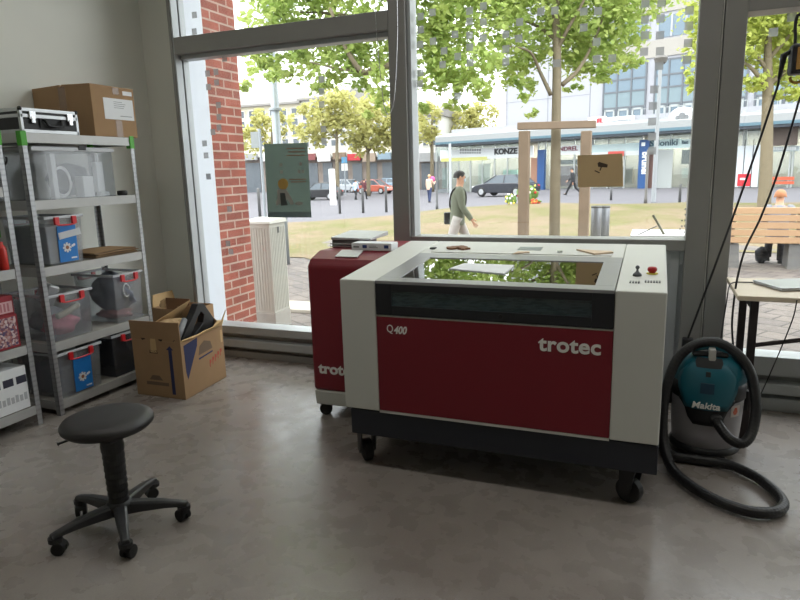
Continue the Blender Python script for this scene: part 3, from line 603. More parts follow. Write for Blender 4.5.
s1 = shelf_unit(1.86, 2.80, B1, 'grey steel shelf cut off by the edge of the view')
top = lambda b: b+.0315
# clear bins with red handles
def bin_(label, y0, y1, x0, z0, h, blue=False, band=False, dark=False, grp='clear storage bins with red handles', x1=-4.17):
    t = thing('storage_bin', label, 'bin', ((x0+x1)/2, (y0+y1)/2, z0), 0, grp)
    z1 = z0+h; th = .004; i = .012; mt = CLEAR if not dark else thin('smoky_clear_plastic', (.62, .63, .66), .06, .4, 4, .22, (.16, .165, .18), .1)
    def ringwall(yb0, yb1, xb0, xb1, yt0, yt1, xt0, xt1, za, zb):
        o = [(xb1, yb0, za), (xb0, yb0, za), (xb0, yb1, za), (xb1, yb1, za)]; p = [(xt1, yt0, zb), (xt0, yt0, zb), (xt0, yt1, zb), (xt1, yt1, zb)]
        return o, p
    o, p = ringwall(y0+i, y1-i, x0-i, x1+i, y0, y1, x0, x1, z0, z1)
    o2, p2 = ringwall(y0+i+th, y1-i-th, x0-i-th, x1+i+th, y0+th, y1-th, x0-th, x1+th, z0+th, z1)
    vs = o+p+o2+p2; fs = [(0, 1, 2, 3), (8, 11, 10, 9)]
    for k in range(4):
        m = (k+1) % 4
        fs += [(k, m, 4+m, 4+k), (8+m, 8+k, 12+k, 12+m), (4+k, 4+m, 12+m, 12+k)]
    ob('bin_shell', MB().add(vs, fs), mt, t)
    r = .012; rim = MB()
    for (a, b, c, d) in ((x1-r, x0+r, y0-r, y0+.001), (x1-r, x0+r, y1-.001, y1+r), (x0-.001, x0+r, y0-r, y1+r), (x1-r, x1+.001, y0-r, y1+r)): rim.box(a, b, c, d, z1-.018, z1)
    ob('bin_rim', rim, thin('milky_rim_plastic', (.9, .91, .93), .06, .5, 4, .62, (.72, .74, .77), .08), t, .002)
    yc = (y0+y1)/2; w = (y1-y0)*.24
    for xx, s in ((x0+.013, 1), (x1-.013, -1)):
        hd = MB().tube(smooth_path([(xx, yc-w, z1-.03), (xx+s*.012, yc-w, z1-.058), (xx+s*.012, yc, z1-.064), (xx+s*.012, yc+w, z1-.058), (xx, yc+w, z1-.03)], 5), .0055, 7)
        for k in (-1, 1): hd.box(min(xx-s*.002, xx+s*.014), max(xx-s*.002, xx+s*.014), yc+k*w-.016, yc+k*w+.016, z1-.058, z1-.008)
        ob('handle', hd, REDPL, t)
    xs = x0-i*.5+.008
    if blue:
        lb = ob('label_card', MB().hexa([(xs-.012, yc-.06, z0+.012), (xs-.008, yc-.06, z0+.012), (xs-.008, yc+.09, z0+.012), (xs-.012, yc+.09, z0+.012)], [(xs-.004, yc-.06, z1-.07), (xs, yc-.06, z1-.07), (xs, yc+.09, z1-.07), (xs-.004, yc+.09, z1-.07)]), BLUE, t)
        em = MB(); e0 = Vector((xs-.0035, yc+.005, z0+.11))
        for k in range(8): em.box(e0.x-.001, e0.x+.001, e0.y-.007, e0.y+.007, e0.z+.018, e0.z+.034, RX(k*PI/4), e0)
        em.cyl(e0-Vector((.001, 0, 0)), e0+Vector((.001, 0, 0)), .024, n=16)
        for q in (.045, .058): em.cyl((e0.x-.001, e0.y+q, e0.z-.01+q*.4), (e0.x+.001, e0.y+q, e0.z-.01+q*.4), .009, n=10)
        em.box(e0.x-.001, e0.x+.001, yc+.03, yc+.075, z0+.03, z0+.04)
        ob('logo', em, PAPER, lb); ob('emblem_core', MB().cyl(e0+Vector((.001, 0, 0)), e0+Vector((.002, 0, 0)), .013, n=12), M('brown_print', (150, 96, 70), .6), lb)
    if band:
        ob('tape_band', MB().box(xs-.004, xs+.002, y0+.09, y1-.02, z0+.18, z0+.225, RX(rad(7))), M('milky_tape', (196, 200, 204), .5), t)
    return t
# clear box with a flat lid
ba = thing('lidded_box', 'wide clear plastic box with a flat lid on the second board from the top', 'box', (-3.96, 3.34, top(1.44)))
z0 = top(1.44)
vs0 = MB().box(-4.15, -3.765, 3.02, 3.025, z0, 1.79).box(-4.15, -3.765, 3.665, 3.67, z0, 1.79).box(-3.770, -3.765, 3.025, 3.665, z0, 1.79).box(-4.15, -4.145, 3.025, 3.665, z0, 1.79).box(-4.145, -3.77, 3.025, 3.665, z0, z0+.004)
ob('box_shell', vs0, CLEAR, ba)
ob('box_lid', MB().box(-4.16, -3.755, 3.005, 3.685, 1.79, 1.815).box(-4.14, -3.775, 3.03, 3.66, 1.815, 1.822), M('milky_lid', (188, 190, 194), .35, 0, .03), ba, .004)
ob('lid_clip', MB().box(-3.757, -3.748, 3.37, 3.43, 1.80, 1.828), DARK, ba, .003)
tag(ob('cable_coil', MB().tube([(-3.80+.006*math.sin(a*.4), 3.24+(.07+.008*math.sin(a*.7))*math.cos(a), z0+.115+(.095+.008*math.cos(a*.53))*math.sin(a)) for a in np.linspace(0, 6*PI, 90)], .005, 6), PAPER), 'white cable coil standing in the wide lidded box', 'cable')
tag(ob('cardboard_tube', MB().box(-3.83, -3.79, 3.165, 3.20, z0+.005, 1.775), PAPER), 'narrow white upright strip in the wide lidded box', 'strip')
tag(ob('small_carton', MB().box(-3.86, -3.78, 3.40, 3.49, z0+.005, z0+.15), PAPER, None, .003), 'small white carton in the wide lidded box', 'carton')
tag(ob('charger_case', MB().box(-3.83, -3.79, 3.535, 3.60, z0+.005+.03, z0+.25).cyl((-3.81, 3.57, z0+.25), (-3.81, 3.575, z0+.31), .008).box(-3.83, -3.785, 3.55, 3.63, z0+.005, z0+.035), PAPER, None, .006), 'white charger standing at the end of the wide lidded box', 'charger')
def lump(c, r, seed, n=18, m=12):      # crumpled cloth or bag
    R = random.Random(seed); ph = [R.uniform(0, 6) for _ in range(6)]; mb = MB(); vs = []
    for i in range(m+1):
        th = PI*(i+.03)/(m+.06)
        for k in range(n):
            a = 2*PI*k/n; q = 1+.16*math.sin(3*a+ph[0]+4*th)+.12*math.sin(5*a-ph[1]+3*th)+.08*math.sin(9*a+ph[2]-7*th)
            vs.append((c[0]+r[0]*q*math.sin(th)*math.cos(a), c[1]+r[1]*q*math.sin(th)*math.sin(a), c[2]-r[2]*math.cos(th)*(1+.06*math.sin(4*a+ph[3]))))
    fs = [(i*n+k, i*n+(k+1) % n, (i+1)*n+(k+1) % n, (i+1)*n+k) for i in range(m) for k in range(n)]+[tuple(range(n))[::-1], tuple(m*n+k for k in range(n))]
    return mb.add(vs, fs)
tag(ob('dark_cloth', lump((-3.97, 3.44, z0+.13), (.10, .15, .11), 3), M('slate_cloth', (70, 78, 92), .9), None, 0, True), 'slate grey bundle in the wide lidded box', 'bundle')
tag(ob('round_black_puck', MB().lathe([(.034, 0), (.037, .01), (.037, .03), (.03, .036), (0, .037)], (-3.80, 3.765, z0), 24), BLACK, None, 0, True), 'small black puck beside the wide lidded box', 'puck')
# bins
bB = bin_('clear bin with blue label and tape band below the wide lidded box', 3.035, 3.325, -3.765, top(1.0), .33, True, True)
bC = bin_('clear bin holding a pink bag and a cable roll', 2.98, 3.325, -3.765, top(.48), .325)
bD = bin_('tall clear bin of grey clothes beside the post', 3.545, 3.825, -3.765, top(.48), .375)
bE = bin_('clear bin with blue label on the lowest board', 2.985, 3.345, -3.765, top(.07), .325, True)
bF = bin_('smoky dark bin on the lowest board behind the big carton', 3.47, 3.84, -3.775, top(.07), .33, False, False, True)
tag(ob('white_inner_box', MB().box(-4.12, -3.80, 3.06, 3.30, top(1.0)+.006, top(1.0)+.26), M('pale_grey_stuff', (172, 176, 182), .7), None, .01), 'pale box inside the blue-labelled bin with tape', 'box')
zc = top(.48)+.0055
tag(ob('pink_bag', lump((-3.90, 3.16, zc+.077), (.085, .12, .075), 5), M('pink_bag', (206, 120, 136), .7), None, 0, True), 'crumpled pink bag in the clear bin', 'bag')
tag(ob('cable_roll', MB().tube(smooth_path([(-3.815, 3.07, zc+.155), (-3.81, 3.12, zc+.165), (-3.81, 3.19, zc+.185), (-3.815, 3.25, zc+.205)], 5), .021, 10), M('cream_cable_roll', (206, 200, 180), .6), None, 0, True), 'cream cable roll above the pink bag', 'cable roll')
tag(ob('grey_cloth', lump((-4.01, 3.16, zc+.10), (.09, .11, .095), 8), M('grey_cloth', (150, 152, 158), .9), None, 0, True), 'grey cloth at the rear of the bin with the pink bag', 'cloth')
pk = ob('plastic_packet', MB().box(-3.90, -3.80, 3.0, 3.09, zc+.25, zc+.39, RX(rad(-22)) @ RY(rad(14))), thin('packet_plastic', (.85, .87, .9), .1, .6, 3, .55, (.55, .56, .58), .05), None, .012); tag(pk, 'shiny grey plastic packet sticking out of the bin with the pink bag', 'packet')
tag(ob('grey_jacket', lump((-3.95, 3.70, zc+.205), (.17, .112, .16), 11), M('blue_grey_fabric', (136, 142, 156), .9), None, 0, True), 'blue grey jacket stuffed in the tall clear bin', 'jacket')
tag(ob('red_cloth', lump((-3.93, 3.695, zc+.04), (.13, .10, .04), 12), M('dusty_pink_fabric', (176, 120, 120), .9), None, 0, True), 'dusty pink cloth under the jacket in the tall clear bin', 'cloth')
tag(ob('white_loop_cable', MB().tube([(-3.765, 3.66+.03*math.cos(a), zc+.235+.05*math.sin(a)) for a in np.linspace(0, 1.9*PI, 26)], .005, 6), PAPER), 'white cable loop in the tall clear bin', 'cable')
zc = top(.07)+.0055
tag(ob('grey_filling', MB().box(-4.12, -3.82, 3.03, 3.30, zc, zc+.20), M('slate_stuff', (126, 128, 138), .8), None, .02), 'slate grey block filling the lowest blue-labelled bin', 'block')
tag(ob('dark_filling', lump((-3.97, 3.655, zc+.12), (.14, .12, .11), 14), M('charcoal_fabric', (46, 46, 50), .9), None, 0, True), 'charcoal cloth filling the smoky dark bin', 'cloth')
# brown papers and boards
zb = top(1.0)
for k in range(6):
    lab = ['lowest brown sheet of the pile beside the labelled bin', 'second brown sheet from the bottom of the pile', 'third brown sheet from the bottom of the pile', 'fourth brown sheet from the bottom, slipped askew', 'fifth brown sheet from the bottom, just under the top one', 'topmost curled brown sheet of the pile beside the labelled bin'][k]
    mb = MB(); n = 8; vs = []
    for i in range(n+1):
        y = 3.42+.40*i/n; lift = .0065*k+.001+.006*(math.sin(PI*i/n*1.0)**2)*(k > 1)*(k % 2)
        for x in (-4.12+.01*k, -3.765-.012*((k*7) % 3)): vs.append((x+.004*math.sin(i+k), y+.006*((k*5) % 4), zb+lift))
    N = len(vs); vs += [(a, b, c+.004) for a, b, c in vs]
    fs = []
    for i in range(n): a = 2*i; fs += [(a, a+2, a+3, a+1), (N+a, N+a+1, N+a+3, N+a+2), (a, N+a, N+a+2, a+2), (a+1, a+3, N+a+3, N+a+1)]
    fs += [(0, 1, N+1, N), (2*n, N+2*n, N+2*n+1, 2*n+1)]
    tag(ob('brown_sheet', mb.add(vs, fs), CARD if k % 2 else M('grey_brown_paper', (132, 108, 86), .8)), lab, 'sheet', 'pile of brown sheets on the middle board')
# on top of the shelf
fc = thing('flight_case', 'black case with silver edges on top of the shelf', 'case', (-3.92, 3.18, top(1.87)))
z0 = top(1.87); z1 = z0+.155; xa, xb, ya, yb = -4.12, -3.752, 2.955, 3.395
ob('case_body', MB().box(xa+.004, xb-.004, ya+.004, yb-.004, z0+.004, z1-.004), M('black_case_panel', (28, 28, 31), .55, 0, .2, 60), fc)
ed = MB()
for zz in (z0, z1-.022, z0+.095): ed.box(xa, xb, ya, ya+.004, zz, zz+.022).box(xa, xb, yb-.004, yb, zz, zz+.022).box(xa, xa+.004, ya+.004, yb-.004, zz, zz+.022).box(xb-.004, xb, ya+.004, yb-.004, zz, zz+.022)
for xx in (xa, xb-.02):
    for yy in (ya, yb-.02): ed.box(xx, xx+.02, yy, yy+.02, z0, z1)
ob('edge_profile', ed, M('case_aluminium', (186, 188, 190), .35, .6), fc, .002)
for yy in (ya+.008, yb-.008): ob('corner_cap', MB().ball((xb-.006, yy, z1-.006), .014), DARK, fc, 0, True)
for yy in (3.04, 3.325): ob('clasp', MB().box(xb-.002, xb+.010, yy-.024, yy+.024, z0+.085, z0+.135).box(xb-.002, xb+.014, yy-.015, yy+.015, z0+.06, z0+.10), CHROME, fc, .004)
ob('handle', MB().tube(smooth_path([(xb, 3.115, z0+.085), (xb+.02, 3.12, z0+.078), (xb+.022, 3.14, z0+.048), (xb+.022, 3.225, z0+.048), (xb+.02, 3.245, z0+.078), (xb, 3.25, z0+.085)], 4), .009, 8).box(xb-.001, xb+.006, 3.09, 3.275, z0+.035, z0+.093), BLACK, fc)
cb = thing('cardboard_box', 'large taped cardboard box with a white address label on top of the shelf', 'box', (-3.97, 3.73, top(1.87)))
z1 = z0+.365; xa, xb, ya, yb = -4.32, -3.745, 3.525, 3.93
ob('carton', MB().box(xa+.005, xb, ya, yb, z0, z1-.012), CARD, cb, .003)
ob('top_flap', MB().hexa([(xb, ya, z1-.012), (xb, yb, z1-.012), (xb-.27, yb, z1-.012), (xb-.27, ya, z1-.012)], [(xb-.004, ya, z1-.004), (xb-.004, yb, z1-.006), (xb-.27, yb, z1+.004), (xb-.27, ya, z1+.004)]).hexa([(xa+.005, yb, z1-.012), (xa+.005, ya, z1-.012), (xa+.28, ya, z1-.012), (xa+.28, yb, z1-.012)], [(xa+.005, yb, z1-.006), (xa+.005, ya, z1-.006), (xa+.28, ya, z1+.003), (xa+.28, yb, z1+.003)]), CARD, cb)
for tape in (MB().box(xb-.31, xb-.24, ya-.0012, ya, z0, z1-.012), MB().box(xb, xb+.0012, ya+.20, ya+.26, z0, z0+.12), MB().box(xb, xb+.0012, ya+.20, ya+.26, z1-.06, z1-.012)):
    ob('packing_tape', tape, M('shiny_brown_tape', (138, 112, 90), .25, 0, .1, 40), cb)
lb = ob('address_label', MB().box(xb, xb+.0016, ya+.105, yb-.02, z0+.125, z0+.275), PAPER, cb)
lt = MB()
for k in range(4): lt.box(xb+.0014, xb+.0024, ya+.2, ya+.2+.08+.02*((k*3) % 4)*.5, z0+.25-.014*k, z0+.253-.014*k)
lt.box(xb+.0014, xb+.0024, ya+.25, yb-.04, z0+.15, z0+.154)
ob('printed_lines', lt, M('grey_print',), lb); ob('corner_sticker', MB().box(xb, xb+.0016, yb-.11, yb-.02, z1-.06, z1-.03), PAPER, cb)
# unit cut by the frame
zz = top(1.025)
tag(ob('dark_carton', MB().box(-4.05, -3.82, 2.33, 2.745, zz, zz+.20), M('charcoal_card', (44, 42, 42), .7), None, .004), 'charcoal carton on the board below the hooks', 'carton')
gx = thing('product_box', 'white box with a green base band on top of the charcoal carton', 'box', (-3.92, 2.6, zz+.2))
ob('carton', MB().box(-4.02, -3.79, 2.40, 2.735, zz+.201, zz+.40), PAPER, gx, .002)
ob('green_band', MB().box(-3.79, -3.788, 2.40, 2.735, zz+.201, zz+.245).box(-4.02, -3.79, 2.735, 2.737, zz+.201, zz+.245), M('leaf_green_print', (96, 168, 62), .5), gx)
ob('grey_picture', MB().box(-3.79, -3.788, 2.62, 2.70, zz+.27, zz+.34), M('grey_print',), gx)
tag(ob('spray_can', MB().lathe([(.026, 0), (.028, .005), (.028, .13), (.02, .15), (.013, .155), (.013, .175), (0, .178)], (-3.775, 2.715, zz), 20), M('signal_red_can', (186, 42, 34), .35), None, 0, True), 'slim red spray can before the charcoal carton', 'can')
tag(ob('dark_bottle', MB().lathe([(.03, 0), (.032, .006), (.032, .11), (.012, .15), (.012, .175), (0, .178)], (-3.775, 2.635, zz), 20), M('dark_blue_bottle', (40, 44, 62), .25), None, 0, True), 'dark blue bottle beside the slim red spray can', 'bottle')
zz = top(.525)
pbx = thing('picture_box', 'red-edged box with a colourful crowd picture under the pink printed box', 'box', (-3.92, 2.63, zz))
ob('carton', MB().box(-4.03, -3.765, 2.45, 2.742, zz, zz+.215), M('dark_red_card', (140, 32, 44), .6), pbx, .002)
def picture_mat():
    m = bpy.data.materials.new('busy_picture'); m.use_nodes = True; n = m.node_tree; b = n.nodes['Principled BSDF']; t = n.nodes.new('ShaderNodeTexCoord')
    v = n.nodes.new('ShaderNodeTexVoronoi'); v.inputs['Scale'].default_value = 70; n.links.new(t.outputs['Object'], v.inputs['Vector'])
    r = n.nodes.new('ShaderNodeValToRGB'); e = r.color_ramp.elements; e[0].color = lin((70, 66, 104)); e[1].color = lin((206, 190, 190)); x = e.new(.5); x.color = lin((150, 84, 78))
    s = n.nodes.new('ShaderNodeSeparateColor'); n.links.new(v.outputs['Color'], s.inputs[0]); n.links.new(s.outputs[0], r.inputs[0]); n.links.new(r.outputs[0], b.inputs['Base Color']); return m
ob('picture', MB().box(-3.765, -3.763, 2.465, 2.728, zz+.015, zz+.20), picture_mat(), pbx)
rbx = thing('printed_box', 'red box with a pink panel on top of the picture box', 'box', (-3.92, 2.6, zz+.216))
ob('carton', MB().box(-4.03, -3.775, 2.42, 2.738, zz+.2165, zz+.335), M('dark_red_card',), rbx, .002)
ob('pink_panel', MB().box(-3.775, -3.773, 2.44, 2.728, zz+.228, zz+.30), M('pale_pink_print', (206, 164, 166), .6), rbx)
lt = MB()
for k in range(9): lt.box(-3.774, -3.772, 2.50+k*.024, 2.512+k*.024, zz+.238, zz+.29)
ob('printed_lines', lt, M('rose_print', (176, 110, 118), .6), rbx)
zz = top(.11)
wbx = thing('printer_carton', 'big white carton with dark picture windows on the lowest board', 'carton', (-3.95, 2.5, zz))
ob('carton', MB().box(-4.15, -3.765, 2.10, 2.745, zz, zz+.285), PAPER, wbx, .003)
pw = MB()
for k in range(4): pw.box(-3.765, -3.7635, 2.40+k*.09, 2.47+k*.09, zz+.175, zz+.225)
ob('picture_windows', pw, M('dark_picture', (52, 52, 68), .5), wbx)
lt = MB()
for k in range(12): lt.box(-3.765, -3.7635, 2.38+k*.03, 2.40+k*.03, zz+.06, zz+.10+.008*(k % 2))
ob('printed_lines', lt, M('faint_grey_print', (176, 178, 182), .6), wbx)
tag(ob('wall_hook', MB().tube(smooth_path([(-4.05, 2.80, 1.69), (-3.90, 2.82, 1.70), (-3.80, 2.83, 1.70), (-3.77, 2.835, 1.725), (-3.77, 2.835, 1.75)], 5), .006, 8).box(-4.06, -4.02, 2.80-.03, 2.82, 1.66, 1.72), BLACK, None, 0, False), 'black metal hook sticking out of the side of the cut-off shelf', 'hook')

# ------------------------------------------------------------------ open cartons on the floor
A = Vector((-3.116, 3.465, 0)); Bc = Vector((-3.16, 4.0, 0)); Cc = Vector((-3.56, 3.457, 0)); Dc = Cc+(Bc-A)
u = (Cc-A).normalized(); v = (Bc-A).normalized(); lu, lv = (Cc-A).length, (Bc-A).length
HB = .43; T = .007
ct = thing('open_carton', 'big open moving carton with torn flaps beside the shelf on the floor', 'carton', ((A+Dc)/2).to_tuple())
def P3(a, b, z): return A+u*a+v*b+Vector((0, 0, z))
def panel(p, q, r, s, t):   # four corners, thickness vector
    p, q, r, s, t = map(Vector, (p, q, r, s, t)); return MB().add([p, q, r, s, p+t, q+t, r+t, s+t], [(3, 2, 1, 0), (4, 5, 6, 7), (0, 1, 5, 4), (1, 2, 6, 5), (2, 3, 7, 6), (3, 0, 4, 7)])
bd = MB()
for pn in (panel(P3(0, 0, 0), P3(lu, 0, 0), P3(lu, 0, HB), P3(0, 0, HB), v*T), panel(P3(0, lv, 0), P3(lu, lv, 0), P3(lu, lv, HB), P3(0, lv, HB), -v*T),
           panel(P3(0, T, 0), P3(0, lv-T, 0), P3(0, lv-T, HB), P3(0, T, HB), u*T), panel(P3(lu, T, 0), P3(lu, lv-T, 0), P3(lu, lv-T, HB), P3(lu, T, HB), -u*T), panel(P3(0, 0, 0.001), P3(lu, 0, 0.001), P3(lu, lv, 0.001), P3(0, lv, 0.001), Vector((0, 0, T)))): bd.add(pn.v, pn.f)
ob('carton_body', bd, CARD, ct)
ob('flap', panel(P3(0, 0, HB+.001), P3(lu, 0, HB+.001), P3(lu, -.012, HB+.145), P3(-.004, -.012, HB+.15), v*T), CARD, ct)
ob('flap', panel(P3(0.0, lv, HB+.001), P3(lu, lv, HB+.001), P3(lu-.01, lv+.02, HB+.13), P3(.2, lv+.02, HB+.15), -v*T), CARD, ct)
ob('flap', panel(P3(lu, .02, HB+.001), P3(lu, lv, HB+.001), P3(lu-.17, lv-.02, HB+.20), P3(lu-.07, .08, HB+.07), -u*T), CARD_IN, ct)
fl = ob('flap', MB().add([P3(0, .0, HB), P3(0, lv, HB), P3(-.035, lv+.02, HB+.12), P3(-.03, lv*.93, HB+.05), P3(-.025, lv*.85, HB+.06), P3(-.03, lv*.7, HB+.025), P3(-.02, lv*.5, HB+.02), P3(-.02, lv*.25, HB+.008), P3(-.008, .02, HB+.012)], [tuple(range(9))]), CARD_IN, ct)
sm = fl.modifiers.new('thick', 'SOLIDIFY'); sm.thickness = T
# prints and cut-outs on the outside
DP = M('dark_blue_box_print', (38, 44, 84), .7); RP = M('red_box_print', (176, 74, 56), .7); GP = M('grey_box_print', (112, 92, 74), .8)
f_ = lambda a, z: P3(a, -.0012, z); s_ = lambda b, z: P3(-.0012, b, z)
def patch(fn, pts, mat, name, t):
    n = len(pts); a = [fn(*p) for p in pts]; b = [p+t for p in a]
    return ob(name, MB().add(a+b, [tuple(range(n))[::-1], tuple(range(n, 2*n))]+[(i, (i+1) % n, n+(i+1) % n, n+i) for i in range(n)]), mat, ct)
patch(f_, [(.085, .03), (.115, .03), (.115, .37), (.135, .37), (.10, .40), (.07, .37), (.085, .37)], DP, 'arrow_print', v*.001)
patch(f_, [(lu-.10, .09), (.14, .09), (.14, .115), (lu-.10, .115)], GP, 'print_strip', v*.001)
patch(f_, [(lu-.13, .13), (.19, .13), (.22, .165), (lu-.16, .165)], GP, 'print_strip', v*.001)
patch(f_, [(lu-.165, .34), (.22, .34), (.225, .46), (lu-.175, .46)], CARD_IN, 'hand_hole', v*.001)
patch(f_, [(lu-.155, .335), (.215, .335), (.22, .36), (lu-.16, .36)], M('hole_dark', (60, 46, 34), .9), 'hand_hole', v*.001)
for a0, sgn in ((lu-.13, 1), (.20, -1)):
    patch(f_, [(a0, .44), (a0+sgn*.07, .485), (a0+sgn*.072, .478), (a0+sgn*.03, .43)], M('hole_dark',), 'tear_mark', v*.001)
patch(s_, [(.03, .40), (.20, .42), (.19, .36), (.05, .14), (.035, .2)], DP, 'blue_corner_print', u*.001)
patch(s_, [(.20, .28), (.38, .29), (.36, .35), (.28, .375), (.22, .345)], GP, 'roof_print', u*.001)
patch(s_, [(.20, .245), (.38, .26), (.38, .272), (.20, .258)], DP, 'print_strip', u*.001)
for k in range(5):
    b0 = .33+.037*k; z0_ = .15+.012*k
    patch(s_, [(b0, z0_), (b0+.008, z0_), (b0+.008, z0_+.025), (b0+.022, z0_+.03), (b0+.022, z0_+.055), (b0, z0_+.055)], RP, 'red_letter', u*.001)
patch(s_, [(.50, .30), (.525, .30), (.525, .40), (.50, .40)], CARD_IN, 'hand_hole', u*.001)
# what sticks out of it
hd = thing('black_tool_case', 'black plastic case with a grip hole jutting from the open carton', 'tool case', P3(.20, .27, .25).to_tuple())
ml = Matrix.Translation(P3(.10, .27, .43)) @ Matrix(((v.x, u.x, 0, 0), (v.y, u.y, 0, 0), (0, 0, 1, 0), (0, 0, 0, 1))) @ Matrix.Rotation(rad(-30), 4, 'Y')
out = [(-.2, -.13), (.23, -.13), (.26, -.09), (.23, .10), (.17, .145), (.09, .12), (-.2, .06)]
inn = [(-.05, -.01), (.13, -.01), (.18, .03), (.16, .075), (.10, .07), (.0, .03), (-.05, .02)]
n = len(out); mb = MB(); vs = []
for y in (-.03, .03): vs += [(x, y, z) for x, z in out]+[(x, y, z) for x, z in inn]
fs = []
for i in range(n):
    j = (i+1) % n
    fs += [(i, n+i, n+j, j), (2*n+i, 2*n+j, 3*n+j, 3*n+i), (i, j, 2*n+j, 2*n+i), (n+i, 3*n+i, 3*n+j, n+j)]
mb.add(vs, fs).xf(ml); ob('case_shell', mb, DARK, hd, .006)
gt = thing('grey_tube', 'grey plastic tube leaning over the rim of the open carton', 'tube', P3(.09, .12, .3).to_tuple())
ob('tube_body', MB().tube([P3(.05, .03, HB+.01), P3(.10, .20, HB+.12)], .022, 16), M('grey_tube_plastic', (122, 124, 128), .4), gt, 0, True)
ob('tube_end', MB().tube([P3(.045, .012, HB-.003), P3(.052, .035, HB+.013)], .025, 16), DARK, gt, 0, True)
tag(ob('dark_pack', MB().box(-.13, .13, -.16, .16, 0, .34).xf(Matrix.Translation(P3(.27, .24, .03)) @ Matrix.Rotation(.05, 4, 'Z')), M('charcoal_pack', (58, 54, 54), .6), None, .01), 'charcoal pack standing deep inside the open carton', 'pack')
tag(ob('wrapped_roll', lump(P3(.28, .26, .47), (.10, .14, .06), 21), M('crumpled_brown_paper', (190, 160, 120), .85), None, 0, False), 'crumpled packing paper poking out of the open carton', 'paper')
bk = thing('small_carton', 'smaller open carton standing behind the big moving carton', 'carton', (-3.75, 4.33, 0))
b2 = MB()
x0, x1, y0, y1, h = -4.02, -3.60, 4.16, 4.46, .49
for q in ((x0, x1, y0, y0+T), (x0, x1, y1-T, y1), (x0, x0+T, y0+T, y1-T), (x1-T, x1, y0+T, y1-T)): b2.box(*q, 0, h)
b2.box(x0, x1, y0, y1, 0, T)
ob('carton_body', b2, CARD, bk)
ob('flap', MB().box(x0+.17, x1, y0-.002, y0+.005, h, h+.10), M('dark_cardboard', (128, 92, 62), .85), bk)
ob('flap', panel((x0, y0+.01, h), (x0, y1, h), (x0-.03, y1, h+.10), (x0-.03, y0+.06, h+.10), (T, 0, 0)), CARD_IN, bk)
tag(ob('brown_paper_wad', lump((-3.90, 4.22, .49), (.06, .05, .08), 31), M('crumpled_brown_paper',), None, 0, False), 'wad of brown paper in the smaller open carton', 'paper')
# poster and cardboard sign on the panes
po = thing('window_poster', 'dark green poster with a seated figure stuck to the left window pane', 'poster', (-2.82, YW-.012, 1.245))
YP = YW-.006
def paperlike(name, col):       # thin printed paper that lets some daylight through
    m = bpy.data.materials.new(name); m.use_nodes = True; n = m.node_tree; n.nodes.clear()
    out = n.nodes.new('ShaderNodeOutputMaterial'); d = n.nodes.new('ShaderNodeBsdfDiffuse'); t = n.nodes.new('ShaderNodeBsdfTranslucent'); x = n.nodes.new('ShaderNodeMixShader'); x.inputs[0].default_value = .22
    no = n.nodes.new('ShaderNodeTexNoise'); no.inputs['Scale'].default_value = 6; mi = n.nodes.new('ShaderNodeMix'); mi.data_type = 'RGBA'; c = lin(col)
    mi.inputs[6].default_value = c; mi.inputs[7].default_value = (*[v*.92 for v in c[:3]], 1); n.links.new(no.outputs[0], mi.inputs[0])
    for q in (d, t): n.links.new(mi.outputs[2], q.inputs[0])
    n.links.new(d.outputs[0], x.inputs[1]); n.links.new(t.outputs[0], x.inputs[2]); n.links.new(x.outputs[0], out.inputs[0]); return m
def quad_on(pts, name, mat, root, y, t=.0016):
    a = [pl(px, py, 1, y) for px, py in pts]; n = len(a)
    if t == 0: return ob(name, MB().add(a, [tuple(range(n))]), mat, root)
    b = [p+Vector((0, t, 0)) for p in a]
    return ob(name, MB().add(a+b, [tuple(range(n))[::-1], tuple(range(n, 2*n))]+[(i, (i+1) % n, n+(i+1) % n, n+i) for i in range(n)]), mat, root)
sh = quad_on([(264, 144), (307.5, 142.8), (311.5, 217.5), (268, 217.5)], 'poster_sheet', paperlike('dark_green_poster', (120, 138, 130)), po, YP, 0)
quad_on([(267.7, 212), (311.2, 212), (311.5, 217.5), (268, 217.5)], 'lower_band', paperlike('blue_green_poster', (140, 160, 164)), po, YP-.001)
circ = lambda cx_, cy_, rx, ry, n=18: [(cx_+rx*math.cos(2*PI*k/n), cy_+ry*math.sin(2*PI*k/n)) for k in range(n)]
OP = M('poster_ochre', (186, 152, 78), .6); GRP = M('poster_grey', (168, 168, 160), .6); DKP = M('poster_dark', (62, 70, 66), .6)
quad_on(circ(283, 184, 5.2, 5.6), 'poster_ball', OP, po, YP-.0012)
quad_on([(277, 190), (281, 188), (287, 190), (292, 199), (294, 204), (291, 205), (287, 199), (285, 203), (279, 204), (277, 206), (275.5, 203), (277.5, 198)], 'poster_figure', GRP, po, YP-.0012)
quad_on([(280, 193), (285, 193), (286, 200), (288, 205), (281, 206)], 'poster_figure_dark', DKP, po, YP-.0022)
quad_on(circ(299, 203.5, 4, 1.8), 'poster_bowl', GRP, po, YP-.0012)
for k, (x0_, x1_, y_) in enumerate(((286.5, 304.5, 148), (288, 305, 151.5), (286.5, 305, 155), (289, 306, 179), (291, 306, 181.5))):
    quad_on([(x0_, y_), (x1_, y_-.3), (x1_, y_+.7), (x0_, y_+1)], 'poster_line', M('poster_rust', (150, 112, 86), .6), po, YP-.0012)
for (x_, y_) in ((281, 165), (281.5, 172), (300.5, 164), (299, 171.5), (303, 171.5)):
    quad_on([(x_-1.3, y_-1.6), (x_+1.3, y_-1.6), (x_+1.3, y_+1.6), (x_-1.3, y_+1.6)], 'poster_mark', GRP, po, YP-.0012)
sg = thing('camera_sign', 'brown cardboard sign with a camera symbol stuck to the middle window pane', 'sign', (-.36, YW-.012, 1.44))
